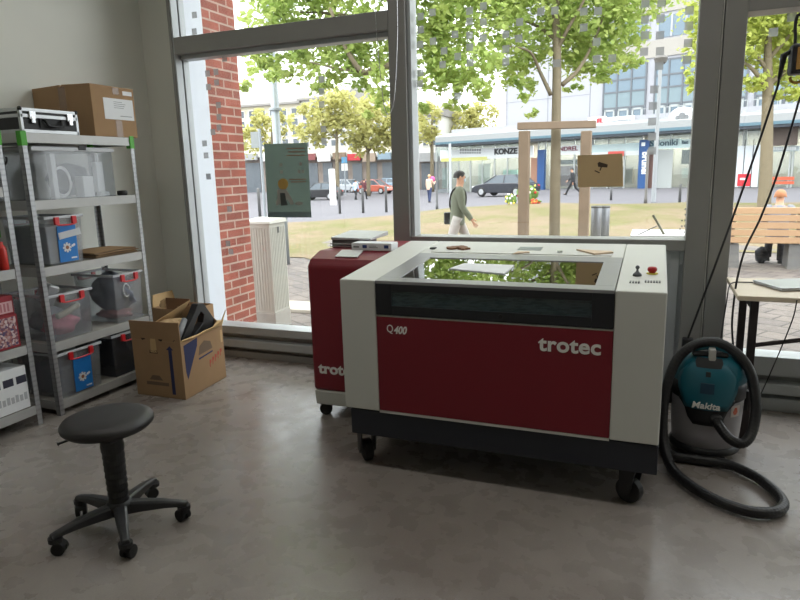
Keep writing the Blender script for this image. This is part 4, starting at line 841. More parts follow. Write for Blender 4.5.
quad_on([(577.5, 155.5), (622.5, 153.5), (623.3, 186.5), (578, 187.3)], 'sign_board', M('sign_cardboard', (200, 172, 130), .8, 0, .06), sg, YW-.010, .005)
SB = M('burnt_dark_print', (74, 60, 46), .8)
sy = YW-.0115
quad_on([(597.5, 163.5), (599, 161.8), (607.8, 164.5), (607.2, 167.6), (598.2, 166.8)], 'camera_symbol', SB, sg, sy)
quad_on([(600.8, 166.7), (602, 167), (600.4, 170.8), (599.4, 170.4)], 'camera_symbol', SB, sg, sy)
quad_on([(594.3, 171.0), (594.9, 170.2), (599.8, 172.2), (599.4, 173.4)], 'camera_symbol', SB, sg, sy)

# ================================================================== outside
def sstep(a, b, t):
    t = min(1, max(0, (t-a)/(b-a))); return t*t*(3-2*t)
def gz(x, y): return -.2-.5*sstep(2, 26, -x)*sstep(20, 42, y)
def grid(xs, rows):       # rows: function x -> list of (y, z)
    vs = []; n = None
    for x in xs:
        c = rows(x); n = len(c); vs += [(x, y, z) for y, z in c]
    fs = [(i*n+k, (i+1)*n+k, (i+1)*n+k+1, i*n+k+1) for i in range(len(xs)-1) for k in range(n-1)]
    return MB().add(vs, fs)
STREET = M('street_asphalt', (102, 100, 104), .85, 0, .12, .8, .2)
struct(ob('street', grid(np.linspace(-70, 40, 56), lambda x: [(y, gz(x, y)-.03) for y in np.linspace(4.9, 110, 54)]), STREET), 'pale asphalt street and square beyond the lawn', 'street')
struct(ob('pavement', grid(np.linspace(-22, 9, 32), lambda x: [(y, -.2) for y in np.linspace(4.95, 16.5, 12)]), brick_mat('grey_pavers', (112, 103, 96), (96, 89, 85), (72, 66, 62), 1.0, .42, .28, rad(32), False, .014)), 'grey paved strip just outside the shop windows', 'pavement')
nx, ny = (-22, -7, -4.6, .4, 1.3, 9), (11.6, 11.8, 9.8, 9.8, 14.2, 14.0)
fx, fy = (-22, -12.5, -9.5, -8.5, -5, 1.3, 9), (16, 20.2, 22.6, 25.5, 29, 28, 27)
def lawn_z(x, y):
    a = np.interp(x, nx, ny); b = np.interp(x, fx, fy); t = (y-a)/(b-a)
    return -.185+(.34*sstep(.2, .82, t)*(1-sstep(.84, 1, t))*(.35+.65*sstep(-11, -5, x)) if 0 < t < 1 else 0)+.02*math.sin(x*1.3+y)*(0 < t < 1)
struct(ob('lawn', grid(np.linspace(-22, 9, 63), lambda x: [(y, lawn_z(x, y)) for y in np.linspace(np.interp(x, nx, ny), np.interp(x, fx, fy), 26)]), lawn_mat(), None, 0, True), 'low dry yellow green lawn mound between pavement and street', 'lawn')
tag(ob('concrete_slab', MB().box(-4.95, -3.7, 7.0, 7.5, -.2, -.15), M('pale_concrete', (168, 160, 148), .85), None, .01), 'pale concrete slab in the pavement behind the grey cabinet', 'slab')

# ---- trees
def leaves(clusters, size, dens, flat=.5):
    """clusters: (centre, radius xyz); returns a mesh of many small pointed leaves"""
    V, Fc = [], []
    for c, r in clusters:
        n = int(dens*(r[0]*r[1]*r[2])**(2/3)*10)
        u = rng.normal(size=(n, 3)); u /= np.linalg.norm(u, axis=1)[:, None]; u *= rng.uniform(.25, 1, (n, 1))**.45
        # gather into sprays
        k = max(3, n//14); seeds = rng.normal(size=(k, 3)); seeds /= np.linalg.norm(seeds, axis=1)[:, None]; seeds *= rng.uniform(.3, 1, (k, 1))**.5
        pick = rng.integers(0, k, n); u = seeds[pick]+rng.normal(size=(n, 3))*.17
        P = np.array(c)+u*np.array(r)
        nrm = rng.normal(size=(n, 3)); nrm[:, 2] = np.abs(nrm[:, 2])+flat; nrm /= np.linalg.norm(nrm, axis=1)[:, None]
        t = np.cross(nrm, rng.normal(size=(n, 3))); t /= np.linalg.norm(t, axis=1)[:, None]; b = np.cross(nrm, t)
        s = size*rng.uniform(.6, 1.25, (n, 1))
        q = np.stack([P-t*s*.5, P+b*s*.36-t*s*.05, P+t*s*.6-nrm*s*.12, P-b*s*.36-t*s*.05], 1).reshape(-1, 3)
        base = len(V); V += q.tolist(); Fc += [(base+4*i, base+4*i+1, base+4*i+2, base+4*i+3) for i in range(n)]
    me = MB(); me.v = V; me.f = Fc; return me
BARK = M('grey_brown_bark', (120, 110, 92), .95, 0, .25, 9, .1, .4)
def tree(label, trunk, branches, clusters, size, dens, lm, base, group='trees outside', name='leafy_tree', bark=BARK):
    t = thing(name, label, 'tree', base, 0, group)
    mb = MB(); pts = smooth_path(trunk[0], 5); mb.tube(pts, list(np.interp(np.linspace(0, 1, len(pts)), np.linspace(0, 1, len(trunk[1])), trunk[1])), 12)
    for bp, r0_, r1_ in branches:
        q = smooth_path(bp, 5); mb.tube(q, list(np.linspace(r0_, r1_, len(q))), 7)
    ob('trunk', mb, bark, t, 0, True)
    lv = leaves(clusters, size, dens); off = Vector(base)
    me = bpy.data.meshes.new('crown'); me.from_pydata([(a-off.x, b-off.y, c-off.z) for a, b, c in lv.v], [], lv.f); me.materials.append(lm)
    o = bpy.data.objects.new('crown', me); COL.objects.link(o); o.parent = t
    return t
LEAF = leaf_mat('fresh_green_leaf', (194, 206, 128), (162, 184, 104), .5)
LEAFY = leaf_mat('yellow_green_leaf', (200, 206, 118), (178, 190, 104), .5)
def blob(x, y, r, d, ry=None):       # a clump of crown seen around a point at a distance
    c = pd(x, y, d); k = d/F; return (tuple(c), (r*k, r*k*1.1, (ry or r)*k))
# main tree in the stake frame
D = 10.0
tb_ = pd(555, 225, D); tb_.z = gz(0, 0)-.0
tr_pts = [(tb_.x, tb_.y, -.21), pd(555, 200, D), pd(556, 130, D), pd(557, 60, D), pd(556, 0, D), pd(560, -90, D), pd(555, -200, D)]
br = [([pd(551, 95, D), pd(540, 72, D), pd(530, 52, D-.2), pd(508, 46, D-.4)], .035, .012), ([pd(562, 85, D), pd(578, 70, D), pd(592, 45, D+.2), pd(606, 10, D+.3)], .04, .012),
      ([pd(557, 50, D), pd(570, 25, D-.2), pd(584, 0, D-.3), pd(600, -40, D-.3)], .035, .012), ([pd(556, 40, D), pd(535, 25, D+.3), pd(505, 15, D+.4), pd(470, 12, D+.5)], .03, .01), ([pd(557, 0, D), pd(530, -50, D), pd(480, -100, D)], .05, .015), ([pd(557, -20, D), pd(590, -80, D), pd(640, -130, D)], .05, .015)]
cl = [blob(*a) for a in ((480, 20, 44, 9.6), (530, 10, 45, 10.2), (590, 10, 42, 10.3), (620, 34, 26, 10.6), (440, 40, 28, 9.6), (470, 66, 34, 9.4, 22), (436, 82, 22, 9.3, 16), (470, 92, 20, 9.2, 10), (515, 58, 26, 10.4, 20), (520, 88, 16, 10.2, 14), (532, 112, 9, 10.2, 5), (590, 62, 26, 10.6, 18), (604, 72, 18, 10.4, 9), (566, 40, 30, 10.6), (500, -50, 70, 10), (580, -60, 75, 10.2), (640, -20, 40, 10.6), (430, -30, 50, 9.6), (545, -150, 100, 10, 60), (455, 106, 12, 9.3, 6), (575, 90, 9, 10.3, 5), (625, 60, 16, 10.5, 9))]
tree('young green tree tied in the wooden stake frame', (tr_pts, [.088, .082, .074, .068, .058, .045, .02]), br, cl, .105, 300, LEAF, (tb_.x, tb_.y, -.21), 'trees close outside the windows')
# tree whose trunk stands behind the dark mullion
D = 9.0
tb2 = pd(403, 230, D)
br = [([pd(401, 66, D), pd(380, 66, D), pd(362, 72, D-.1), pd(343, 42, D-.2), pd(330, 8, D-.3)], .06, .022), ([pd(402, 40, D), pd(385, 30, D), pd(345, 15, D+.2), pd(300, 12, D+.3)], .05, .012), ([pd(362, 72, D-.1), pd(335, 68, D), pd(310, 62, D)], .025, .008), ([pd(403, 0, D), pd(430, -50, D), pd(470, -80, D)], .05, .012), ([pd(402, 20, D), pd(350, -60, D), pd(290, -90, D)], .05, .012)]
cl = [blob(*a) for a in ((265, 20, 26, 9), (300, 15, 32, 9.4), (340, 20, 34, 9.2), (372, 40, 30, 9), (262, 74, 17, 9, 14), (290, 62, 24, 9.3, 18), (322, 78, 20, 9.2, 14), (345, 62, 26, 9.3, 20), (372, 78, 20, 9), (364, 108, 9, 9, 10), (383, 98, 10, 9, 14), (252, 50, 14, 9, 16), (300, 40, 30, 9.6, 20), (428, 60, 16, 9.3, 24), (432, 15, 20, 9.3, 24), (420, 105, 10, 9.2, 9), (270, -40, 50, 9.2, 40), (340, -50, 60, 9, 45), (400, -70, 60, 9, 50), (245, 84, 10, 9, 8), (330, -140, 80, 9, 50))]
tree('green tree whose trunk stands behind the dark mullion', ([(tb2.x, tb2.y, -.21), pd(403, 160, D), pd(402, 80, D), pd(403, 0, D), pd(400, -100, D)], [.15, .13, .11, .09, .04]), br, cl, .11, 280, LEAF, (tb2.x, tb2.y, -.21), 'trees close outside the windows')
# tree seen through the glazed door
D = 20
tb3 = pd(764, 204, D)
br = [([pd(768, 92, D), pd(755, 72, D), pd(738, 58, D)], .10, .03), ([pd(768, 85, D), pd(785, 72, D), pd(800, 62, D)], .10, .03), ([pd(768, 70, D), pd(752, 50, D), pd(745, 30, D)], .08, .03), ([pd(768, 60, D), pd(790, 35, D), pd(810, 15, D)], .08, .03), ([pd(769, 95, D), pd(790, 90, D), pd(815, 86, D)], .06, .02)]
cl = [blob(*a) for a in ((750, 25, 24, 20), (780, 25, 26, 20.5), (745, 60, 14, 20), (795, 70, 22, 20, 14), (785, 50, 22, 21), (755, 82, 14, 20, 10), (790, 95, 18, 20, 7), (760, -10, 40, 20), (800, 0, 50, 20), (840, 40, 40, 20), (720, 50, 30, 20), (700, 82, 10, 19.5, 12), (692, 75, 8, 19.5, 8), (725, 5, 40, 20))]
tree('stout tree behind the wooden bench', ([(tb3.x, tb3.y, -.21), pd(766, 175, D), pd(767, 130, D), pd(768, 90, D), pd(768, 50, D), pd(770, 0, D)], [.21, .18, .17, .16, .11, .05]), br, cl, .19, 110, LEAFY, (tb3.x, tb3.y, -.21), 'trees close outside the windows')
# yellow-green street trees far across
FARL = leaf_mat('pale_far_leaf', (196, 190, 128), (178, 178, 112), .5)
far = [(337, 58, 178, [(320, 118, 22, 20), (345, 112, 24, 20), (310, 135, 16, 12), (352, 130, 18, 14), (335, 98, 16, 8)], [((337, 140), (322, 120)), ((337, 135), (352, 112))], 'yellowish street tree nearer the dark green poster'),
       (368, 60, 177, [(380, 118, 24, 22), (365, 140, 20, 14), (398, 130, 20, 18), (385, 142, 14, 10)], [((368, 152), (380, 138)), ((367, 150), (360, 130))], 'yellowish street tree with a forked trunk beside the dark mullion'),
       (272, 62, 180, [(255, 140, 16, 16), (282, 125, 12, 14), (262, 122, 12, 12)], [((272, 150), (260, 135))], 'yellowish street tree between brick pier and poster'),
       (432, 66, 176, [(430, 120, 14, 16), (424, 135, 12, 12)], [((432, 150), (425, 130))], 'yellowish tree at the edge of the low shops'),
       (470, 78, 172, [(462, 122, 16, 14), (482, 118, 16, 16), (474, 110, 10, 8)], [((470, 140), (480, 122))], 'yellowish tree rising behind the low shops')]
for (x, d, yb, bl, bb, lab) in far:
    p = pd(x, yb, d); g = gz(p.x, p.y)-.02
    k = d/F
    tree(lab, ([(p.x, p.y, g), pd(x, yb-18, d), pd(x, yb-38, d), pd(x, yb-60, d)], [2.2*k, 1.8*k, 1.4*k, .6*k]), [([pd(*a, d), pd((a[0]+b[0])/2, (a[1]+b[1])/2, d), pd(*b, d)], 1.0*k, .4*k) for a, b in bb],
         [blob(a[0], a[1], a[2], d, a[3]) for a in bl], .50, 14, FARL, (p.x, p.y, g), 'yellowish street trees far across')

# ---- wooden stake frame, bins, cabinet, poles
TIM = M('weathered_timber', (134, 116, 98), .85, 0, .2, 7, .2)
sf = thing('tree_stake_frame', 'weathered wooden frame of two posts and a crossbeam around the young tree', 'frame', (tb_.x, tb_.y, -.21))
D = 9.7
for x in (525.5, 586.5):
    a, b = pd(x, 232, D), pd(x-1 if x < 550 else x, 133, D)
    ob('post', MB().box(b.x-.078, b.x+.078, b.y-.075, b.y+.075, -.22, b.z+.03), TIM, sf, .012)
a, b = pd(518, 126.5, D), pd(596, 124, D)
zz = (a.z+b.z)/2
ob('crossbeam', MB().hexa([(a.x, a.y-.07, zz-.055), (b.x, b.y-.07, zz-.055), (b.x, b.y+.07, zz-.055), (a.x, a.y+.07, zz-.055)], [(a.x, a.y-.07, zz+.055), (b.x, b.y-.07, zz+.055), (b.x, b.y+.07, zz+.055), (a.x, a.y+.07, zz+.055)]), TIM, sf, .01)
for i, (x, r, lab) in enumerate(((596.5, .085, 'slim grey cylinder bin nearest the stake frame'), (604.5, .095, 'wider grey cylinder bin beside the slim one'))):
    p = pd(x, 206, 10.6 if i == 0 else 10.85)
    t = thing('cylinder_bin', lab, 'bin', (p.x, p.y, -.21), 0, 'grey cylinder bins by the stake frame')
    ob('bin_body', MB().lathe([(r, 0), (r, p.z+.18), (r*.94, p.z+.2)], (p.x, p.y, -.21), 24), M('brushed_grey_metal', (138, 140, 144), .35, .6, .1, 5), t, 0, True)
    ob('bin_rim', MB().lathe([(r*1.02, p.z+.18), (r*1.02, p.z+.212), (r*.85, p.z+.214), (r*.8, p.z+.2)], (p.x, p.y, -.21), 24), M('dark_grey_metal',), t, 0, True)
# grey street cabinet with ribbed sides
CAB = M('pale_grey_cabinet', (186, 184, 174), .6, 0, .04, 4)
a = Vector((-4.06, 6.12, -.21))
cbn = thing('street_cabinet', 'tall pale grey ribbed utility cabinet beside the brick pier', 'cabinet', (-4.24, 6.29, -.21))
ob('plinth', MB().box(-4.42, -4.06, 6.12, 6.46, -.21, .0), M('cabinet_plinth', (162, 158, 150), .8), cbn, .008)
ob('cabinet_body', MB().box(-4.415, -4.065, 6.125, 6.455, .0, 1.05), CAB, cbn, .008)
rb = MB()
for k in range(9): rb.box(-4.066, -4.058, 6.145+k*.034, 6.158+k*.034, .03, 1.0)
for k in range(9): rb.box(-4.40+k*.036, -4.386+k*.036, 6.118, 6.126, .03, 1.0)
ob('ribs', rb, CAB, cbn)
ob('cabinet_roof', MB().hexa([(-4.44, 6.10, 1.045), (-4.04, 6.10, 1.045), (-4.04, 6.48, 1.045), (-4.44, 6.48, 1.045)], [(-4.43, 6.11, 1.075), (-4.05, 6.11, 1.075), (-4.06, 6.46, 1.10), (-4.43, 6.46, 1.10)]), CAB, cbn, .005)
ob('lock_plate', MB().box(-4.058, -4.054, 6.27, 6.31, .93, 1.0), M('dark_grey_metal',), cbn)
POLE = M('galvanised_pole', (150, 156, 162), .45, .4, .08, 5)
p = pd(272, 60, 12); lp_ = thing('street_lamp', 'tall pale steel lamp pole rising behind the green poster', 'street lamp', (p.x, p.y, -.21))
ob('pole', MB().lathe([(.10, 0), (.10, 1.6), (.082, 1.62), (.068, 7.0), (.05, 7.4)], (p.x, p.y, -.21), 20), POLE, lp_, 0, True)
ob('lamp_head', MB().tube(smooth_path([(p.x, p.y, 7.15), (p.x+.05, p.y+.3, 7.4), (p.x+.1, p.y+.9, 7.45)]), .04, 8).box(p.x-.02, p.x+.25, p.y+.8, p.y+1.5, 7.38, 7.5), POLE, lp_)
ob('clamp', MB().lathe([(.086, 2.05), (.1, 2.06), (.1, 2.12), (.086, 2.13)], (p.x, p.y, -.21), 20).lathe([(.086, 3.0), (.12, 3.01), (.12, 3.05), (.086, 3.06)], (p.x, p.y, -.21), 20), POLE, lp_)
p = pd(266, 190, 13); q = pd(259.5, 142, 13)
sn = thing('traffic_sign', 'traffic sign seen from behind between brick pier and poster', 'sign', (p.x, p.y, -.21))
ob('pole', MB().cyl((p.x-.06, p.y, -.21), (p.x-.06, p.y, q.z+.25), .03, n=12), POLE, sn)
ob('sign_plate', MB().box(q.x-.13, q.x+.05, p.y+.03, p.y+.045, q.z-.12, q.z+.2), M('sign_back_grey', (138, 142, 142), .5, .3), sn, .004)
p = pd(654, 190, 30); q = pd(651.5, 68, 30)
l2 = thing('street_lamp', 'slender white lamp pole before the restaurant sign', 'street lamp', (p.x, p.y, -.22))
ob('pole', MB().cyl((p.x, p.y, -.22), (p.x, p.y, q.z), .11, .075, 14), M('white_pole', (150, 153, 156), .5), l2)
ob('lamp_head', MB().lathe([(.10, 0), (.24, .10), (.30, .30), (.2, .42), (.05, .48)], (p.x, p.y, q.z-.05), 16), M('lamp_grey', (96, 92, 88), .5), l2)
BOL = M('bollard_grey', (92, 92, 92), .5, .3)
for (x, y0, y1, d, lab) in ((259.6, 188, 210, 25, 'grey bollard between the brick pier and the poster'), (339.6, 187, 205, 29, 'grey bollard nearest the green poster, in the window half right of it'), (363, 188, 205, 29, 'middle grey bollard of three seen through the left window'), (386.2, 186, 205, 29, 'grey bollard seen beside the dark mullion'),
                            (611, 189, 199, 33, 'grey bollard below the cardboard camera sign'), (679.5, 184, 203, 28, 'grey bollard nearest the broad grey post')):
    p = pd(x, y1, d); q = pd(x, y0, d); g = gz(p.x, p.y)-.03; r = .06
    tag(ob('bollard', MB().lathe([(r, 0), (r, q.z-g-.03), (r*.8, q.z-g), (0, q.z-g+.01)], (p.x, p.y, g), 14), BOL, None, 0, True), lab, 'bollard', 'bollards along the street')
for (x, y0, y1, d, r, col, lab) in ((437, 162, 205, 29, .05, BOL, 'dark signal pole before the pink-topped walker'), (450.5, 144, 197, 34, .07, M('white_pole',), 'pale pole in front of the shop with black lettering'), (645.6, 150, 201, 29, .06, M('lamp_grey',), 'dark grey pole beside the tall blue banner')):
    p = pd(x, y1, d); q = pd(x, y0, d); g = gz(p.x, p.y)-.03
    tag(ob('street_pole', MB().lathe([(r*1.3, 0), (r*1.3, .25), (r, .3), (r, q.z-g-.03), (r*.7, q.z-g)], (p.x, p.y, g), 14), col, None, 0, True), lab, 'pole', 'poles along the street')
p = pd(333, 196, 44); q = pd(333, 169, 44); g = gz(p.x, p.y)-.03
tt = thing('totem_sign', 'slim white totem sign on the square beyond the lawn', 'sign', (p.x, p.y, g))
ob('totem_body', MB().box(p.x-.22, p.x+.22, p.y-.08, p.y+.08, g, q.z), WHITEP, tt, .02); ob('totem_print', MB().box(p.x-.17, p.x+.17, p.y-.085, p.y-.08, q.z-.9, q.z-.3), M('pale_print', (186, 206, 210), .6), tt)

# ---- bench with a seated person
BW = M('warm_bench_timber', (186, 150, 116), .6, 0, .1, 5)
be = thing('park_bench', 'wooden slat bench with its back to the glazed door', 'bench', (2.7, 12.3, -.21))
for k in range(5):
    z = .225+k*.124
    ob('back_slat', MB().box(.7, 4.4, 12.16-k*.012, 12.20-k*.012, z, z+.104), BW, be, .006)
for k in range(3): ob('seat_slat', MB().box(.7, 4.4, 12.26+k*.14, 12.38+k*.14, .21, .25), BW, be, .006)
for x in (1.25, 2.22, 3.9):
    ob('leg', MB().hexa([(x-.13, 12.10, -.21), (x+.13, 12.10, -.21), (x+.13, 12.62, -.21), (x-.13, 12.62, -.21)], [(x-.11, 12.20, .205), (x+.11, 12.20, .205), (x+.11, 12.66, .205), (x-.11, 12.66, .205)]), M('dark_concrete', (104, 102, 100), .8), be, .01)
    ob('back_support', MB().hexa([(x-.03, 12.20, .20), (x+.03, 12.20, .20), (x+.03, 12.26, .20), (x-.03, 12.26, .20)], [(x-.03, 12.155, .83), (x+.03, 12.155, .83), (x+.03, 12.19, .83), (x-.03, 12.19, .83)]), M('dark_grey_metal',), be)
ob('arm_post', MB().box(2.52, 2.60, 12.04, 12.13, -.21, .55), M('bollard_grey',), be, .01)

SKIN = M('skin', (196, 148, 120), .6, 0, .05)
def skin_mesh(name, nodes, edges, mat, parent, root=0, sub=1):
    me = bpy.data.meshes.new(name); me.from_pydata([n[0] for n in nodes], edges, []); me.materials.append(mat)
    o = bpy.data.objects.new(name, me); COL.objects.link(o); o.parent = parent
    s = o.modifiers.new('skin', 'SKIN'); s.use_smooth_shade = True
    for i, n in enumerate(nodes):
        r = n[1] if isinstance(n[1], tuple) else (n[1], n[1]); me.skin_vertices[0].data[i].radius = r; me.skin_vertices[0].data[i].use_root = (i == root)
    u_ = o.modifiers.new('smooth', 'SUBSURF'); u_.levels = sub; u_.render_levels = sub
    return o
def person(label, loc, head, height, legs, arms, jacket, trousers, hair, shoes=DARK, lean=0, seated=False, extra=None, long_hair=False):
    """legs / arms: for left and right (swing, bend) in degrees, forward positive; the figure looks along its own +y"""
    t = thing('person', label, 'person', loc, head); s = height/1.75
    V3 = lambda x, y, z: Vector((x*s, y*s, z*s))
    ph = .95
    L = rad(lean)
    def tor(x, y, z): dz = z-ph; return V3(x, y*1+math.sin(L)*dz, ph+math.cos(L)*dz)
    nodes = []; ed = []
    sp_in = lambda a: Vector((-.06*s if a.x > 0 else .06*s, 0, .01*s))
    def add(p, r, par=None):
        nodes.append((p, r*s if not isinstance(r, tuple) else (r[0]*s, r[1]*s)))
        if par is not None: ed.append((par, len(nodes)-1))
        return len(nodes)-1
    pel = add(tor(0, 0, .97), .115); sp = add(tor(0, 0, 1.15), .11, pel); chn = add(tor(0, .01, 1.36), .125, sp); nk = add(tor(0, .01, 1.49), .055, chn)
    h1 = add(tor(0, .03, 1.565), .070, nk); h2 = add(tor(0, .025, 1.64), .088, h1); h3 = add(tor(0, .015, 1.70), .074, h2)
    sleeves, tlegs = [], []
    shoes_m = []
    for k, sd in enumerate((-1, 1)):
        sw, bn = map(rad, arms[k]); a = tor(sd*.185, 0, 1.41)
        el = a+V3(sd*.045, math.sin(sw)*.29, -math.cos(sw)*.29); wr = el+V3(-sd*.02*(bn > .5), math.sin(sw+bn)*.26, -math.cos(sw+bn)*.26)
        i1 = add(a, .06, chn); i2 = add(el, .042, i1); i3 = add(wr, .028, i2)
        hd_ = (wr-el).normalized(); pm = wr+hd_*.075*s; i4 = add(pm, (.038, .020), i3)
        sdv = Vector((0, 0, 1)).cross(hd_); sdv = sdv.normalized() if sdv.length > .1 else Vector((0, 1, 0)); sdv = (Vector((0, 1, 0))-hd_*hd_.y).normalized()
        for q, ln in ((-.028, .062), (-.009, .075), (.010, .080), (.028, .070)):
            f1 = add(pm+hd_*.035*s+sdv*q*s, .0088, i4); f2 = add(pm+hd_*(.035+ln*.6)*s+sdv*q*1.1*s+V3(-sd*.008, 0, 0), .008, f1); add(pm+hd_*(.03+ln)*s+sdv*q*1.1*s+V3(-sd*.028, 0, 0), .007, f2)
        th = add(wr+hd_*.04*s+sdv*.042*s, .011, i3); add(wr+hd_*.085*s+sdv*.062*s+V3(-sd*.012, 0, 0), .009, th)
        sleeves.append((a, el, wr))
        sw, bn = map(rad, legs[k]); hp_ = V3(sd*.095, 0, .92)
        kn = hp_+V3(sd*.01, math.sin(sw)*.44, -math.cos(sw)*.44); an = kn+V3(0, math.sin(sw-bn)*.42, -math.cos(sw-bn)*.42)
        j1 = add(hp_, .085, pel); j2 = add(kn, .055, j1); j3 = add(an, .036, j2)
        fa = rad(legs[k][0]-legs[k][1])*.6; fd = V3(0, math.cos(fa), math.sin(fa)); j4 = add(an+fd*.10+V3(0, 0, -.035), .03, j3)
        tlegs.append((hp_, kn, an))
        shoes_m.append((an, fd))
    nose = add(tor(0, .118, 1.635), .014, h2)
    skin_mesh('body', nodes, ed, SKIN, t)
    t['_local'] = 1
    def loft(secs, n=16): 
        vs = [tor(rx*math.cos(2*PI*k/n), ry*math.sin(2*PI*k/n), z) for z, rx, ry in secs for k in range(n)]
        fs = [(i*n+k, i*n+(k+1) % n, (i+1)*n+(k+1) % n, (i+1)*n+k) for i in range(len(secs)-1) for k in range(n)]+[tuple(range(n))[::-1], tuple((len(secs)-1)*n+k for k in range(n))]
        return MB().add(vs, fs)
    jk = loft([(.80, .17, .13), (.83, .178, .138), (.98, .172, .132), (1.15, .168, .128), (1.30, .188, .132), (1.40, .178, .118), (1.455, .12, .09), (1.49, .072, .07)])
    for a, el, wr in sleeves: jk.tube(smooth_path([a+(sp_in(a)), a, a.lerp(el, .6), el, el.lerp(wr, .6), wr], 4), list(np.interp(np.linspace(0, 1, 21), (0, .2, .6, 1), (.07*s, .078*s, .058*s, .045*s))), 12)
    ob('jacket', jk, jacket, t, 0, True, True)
    tr = loft([(.80, .13, .11), (.86, .165, .122), (.95, .165, .122), (1.02, .155, .115)])
    for hp_, kn, an in tlegs: tr.tube(smooth_path([hp_+V3(0, 0, .03), hp_.lerp(kn, .5), kn, kn.lerp(an, .5), an+V3(0, 0, -.01)], 4), list(np.interp(np.linspace(0, 1, 17), (0, .25, .5, 1), (.098*s, .092*s, .072*s, .062*s))), 12)
    ob('trousers', tr, trousers, t, 0, True, True)
    for an, fd in shoes_m:
        hh = Vector((0, 0, 1)); mb = MB(); sdv = Vector((1, 0, 0)); upv = sdv.cross(fd).normalized()
        b = an-upv*.085*s; prof = [(-.07, .036, .075), (0, .042, .085), (.10, .048, .06), (.17, .042, .04), (.19, .02, .03)]; vs = []
        for (q, w, h) in prof: vs += [b+fd*q*s-sdv*w*s, b+fd*q*s+sdv*w*s, b+fd*q*s+sdv*w*.8*s+upv*h*s, b+fd*q*s-sdv*w*.8*s+upv*h*s]
        fs = [(4*i+k, 4*i+(k+1) % 4, 4*i+4+(k+1) % 4, 4*i+4+k) for i in range(4) for k in range(4)]+[(3, 2, 1, 0), (16, 17, 18, 19)]
        ob('shoe', mb.add(vs, fs), shoes, t, .006*s, False, True)
    hc_ = tor(0, .005, 1.665); mb = MB(); n = 16; vs = []; m = 7
    for i in range(m+1):
        th = rad(4+ (100 if not long_hair else 125)*i/m)
        for k in range(n):
            a = 2*PI*k/n; front = max(0, math.sin(a)); lim = 1-.42*front**2
            tt_ = th*lim; vs.append(hc_+Vector((math.sin(tt_)*math.cos(a)*.098*s, math.sin(tt_)*math.sin(a)*.112*s, math.cos(tt_)*.108*s)))
    fs = [(i*n+k, i*n+(k+1) % n, (i+1)*n+(k+1) % n, (i+1)*n+k) for i in range(m) for k in range(n)]+[tuple(range(n))]
    ob('hair', mb.add(vs, fs), hair, t, 0, True, True)
    ey = MB()
    for sd in (-1, 1): ey.ball(tor(sd*.034, .108, 1.652), .011*s, n=8, m=5)
    ob('eyes', ey, DARK, t, 0, False, True)
    ob('mouth', MB().ball(tor(0, .098, 1.59), .022*s, .010*s, .006*s, 8, 4), M('lip_red', (150, 84, 78), .6), t, 0, False, True)
    er = MB()
    for sd in (-1, 1): er.ball(tor(sd*.093, .015, 1.645), .012*s, .02*s, .03*s, 8, 5)
    ob('ears', er, SKIN, t, 0, True, True)
    if extra: extra(t, tor, s, V3)
    return t
def standing(x, y1, d): p = pd(x, y1, d); return (p.x, p.y, gz(p.x, p.y)-.03)
def facing(dx, dy): return math.atan2(dy, dx)-PI/2
OLIVE = M('olive_green_jacket', (106, 110, 94), .85, 0, .12, 6); PALE_TR = M('pale_grey_trousers', (176, 170, 166), .85, 0, .08, 6)
HAIRD = M('dark_hair', (34, 28, 26), .6, 0, .2, 30); NAVY = M('navy_jeans', (52, 62, 92), .85)
def man_bag(t, tor, s, V3):
    ob('shoulder_bag', MB().box(-.24*s, -.12*s, -.23*s, .05*s, .80*s, 1.02*s), M('dark_bag', (36, 34, 34), .6), t, .02, False, True)
    ob('bag_strap', MB().tube(smooth_path([tor(-.19, -.08, 1.0), tor(-.10, -.14, 1.18), tor(.06, -.12, 1.40), tor(.10, -.01, 1.475), tor(.05, .12, 1.38), tor(-.10, .14, 1.14), tor(-.19, .03, 1.0)]), .016, 6), M('dark_bag',), t, 0, False, True)
    ob('face_mask', MB().ball(tor(0, .085, 1.60), .055*s, .045*s, .045*s, 10, 6), M('pale_blue_mask', (170, 190, 202), .8), t, 0, True, True)
p = pd(457, 171.3, 11.2)
person('man in an olive green jacket and pale trousers with a dark shoulder bag', (p.x, p.y, lawn_z(p.x, p.y)-.005), facing(.93, .38), p.z-lawn_z(p.x, p.y), ((26, 8), (-20, 18)), ((-8, 12), (10, 25)), OLIVE, PALE_TR, HAIRD, DARK, 3, False, man_bag)
def pink_bag_(t, tor, s, V3): ob('pink_bundle', MB().ball(tor(.16, .12, 1.47), .20*s, .14*s, .19*s, 12, 7), M('hot_pink_cloth', (214, 88, 140), .7), t, 0, True, True)
person('walker in a beige top and jeans holding a hot pink bundle', standing(429.5, 192.5, 40), facing(.3, .9), 1.72, ((8, 4), (-8, 6)), ((0, 10), (35, 90)), M('beige_top', (206, 178, 158), .85), NAVY, M('blond_hair', (190, 160, 120), .6), DARK, 0, False, pink_bag_, True)
person('man in black clothes striding past the shop behind the stake frame', standing(572.5, 194, 39), facing(-1, .12), 1.70, ((30, 6), (-24, 22)), ((-20, 20), (22, 30)), M('black_coat', (42, 42, 46), .85), M('black_trousers', (36, 36, 40), .85), HAIRD, DARK, 4)
person('walker in a pale blue shirt beside one in maroon', standing(356, 197.5, 53), facing(.2, 1), 1.66, ((14, 6), (-12, 12)), ((-10, 15), (10, 15)), M('pale_blue_shirt', (172, 190, 212), .85), M('black_trousers',), HAIRD, DARK, 0)
person('walker in a maroon jacket beside one in pale blue', standing(364.5, 197.5, 53), facing(.2, 1), 1.68, ((-12, 10), (15, 5)), ((12, 15), (-10, 15)), M('maroon_jacket', (88, 46, 52), .85), M('black_trousers',), HAIRD, DARK, 0)
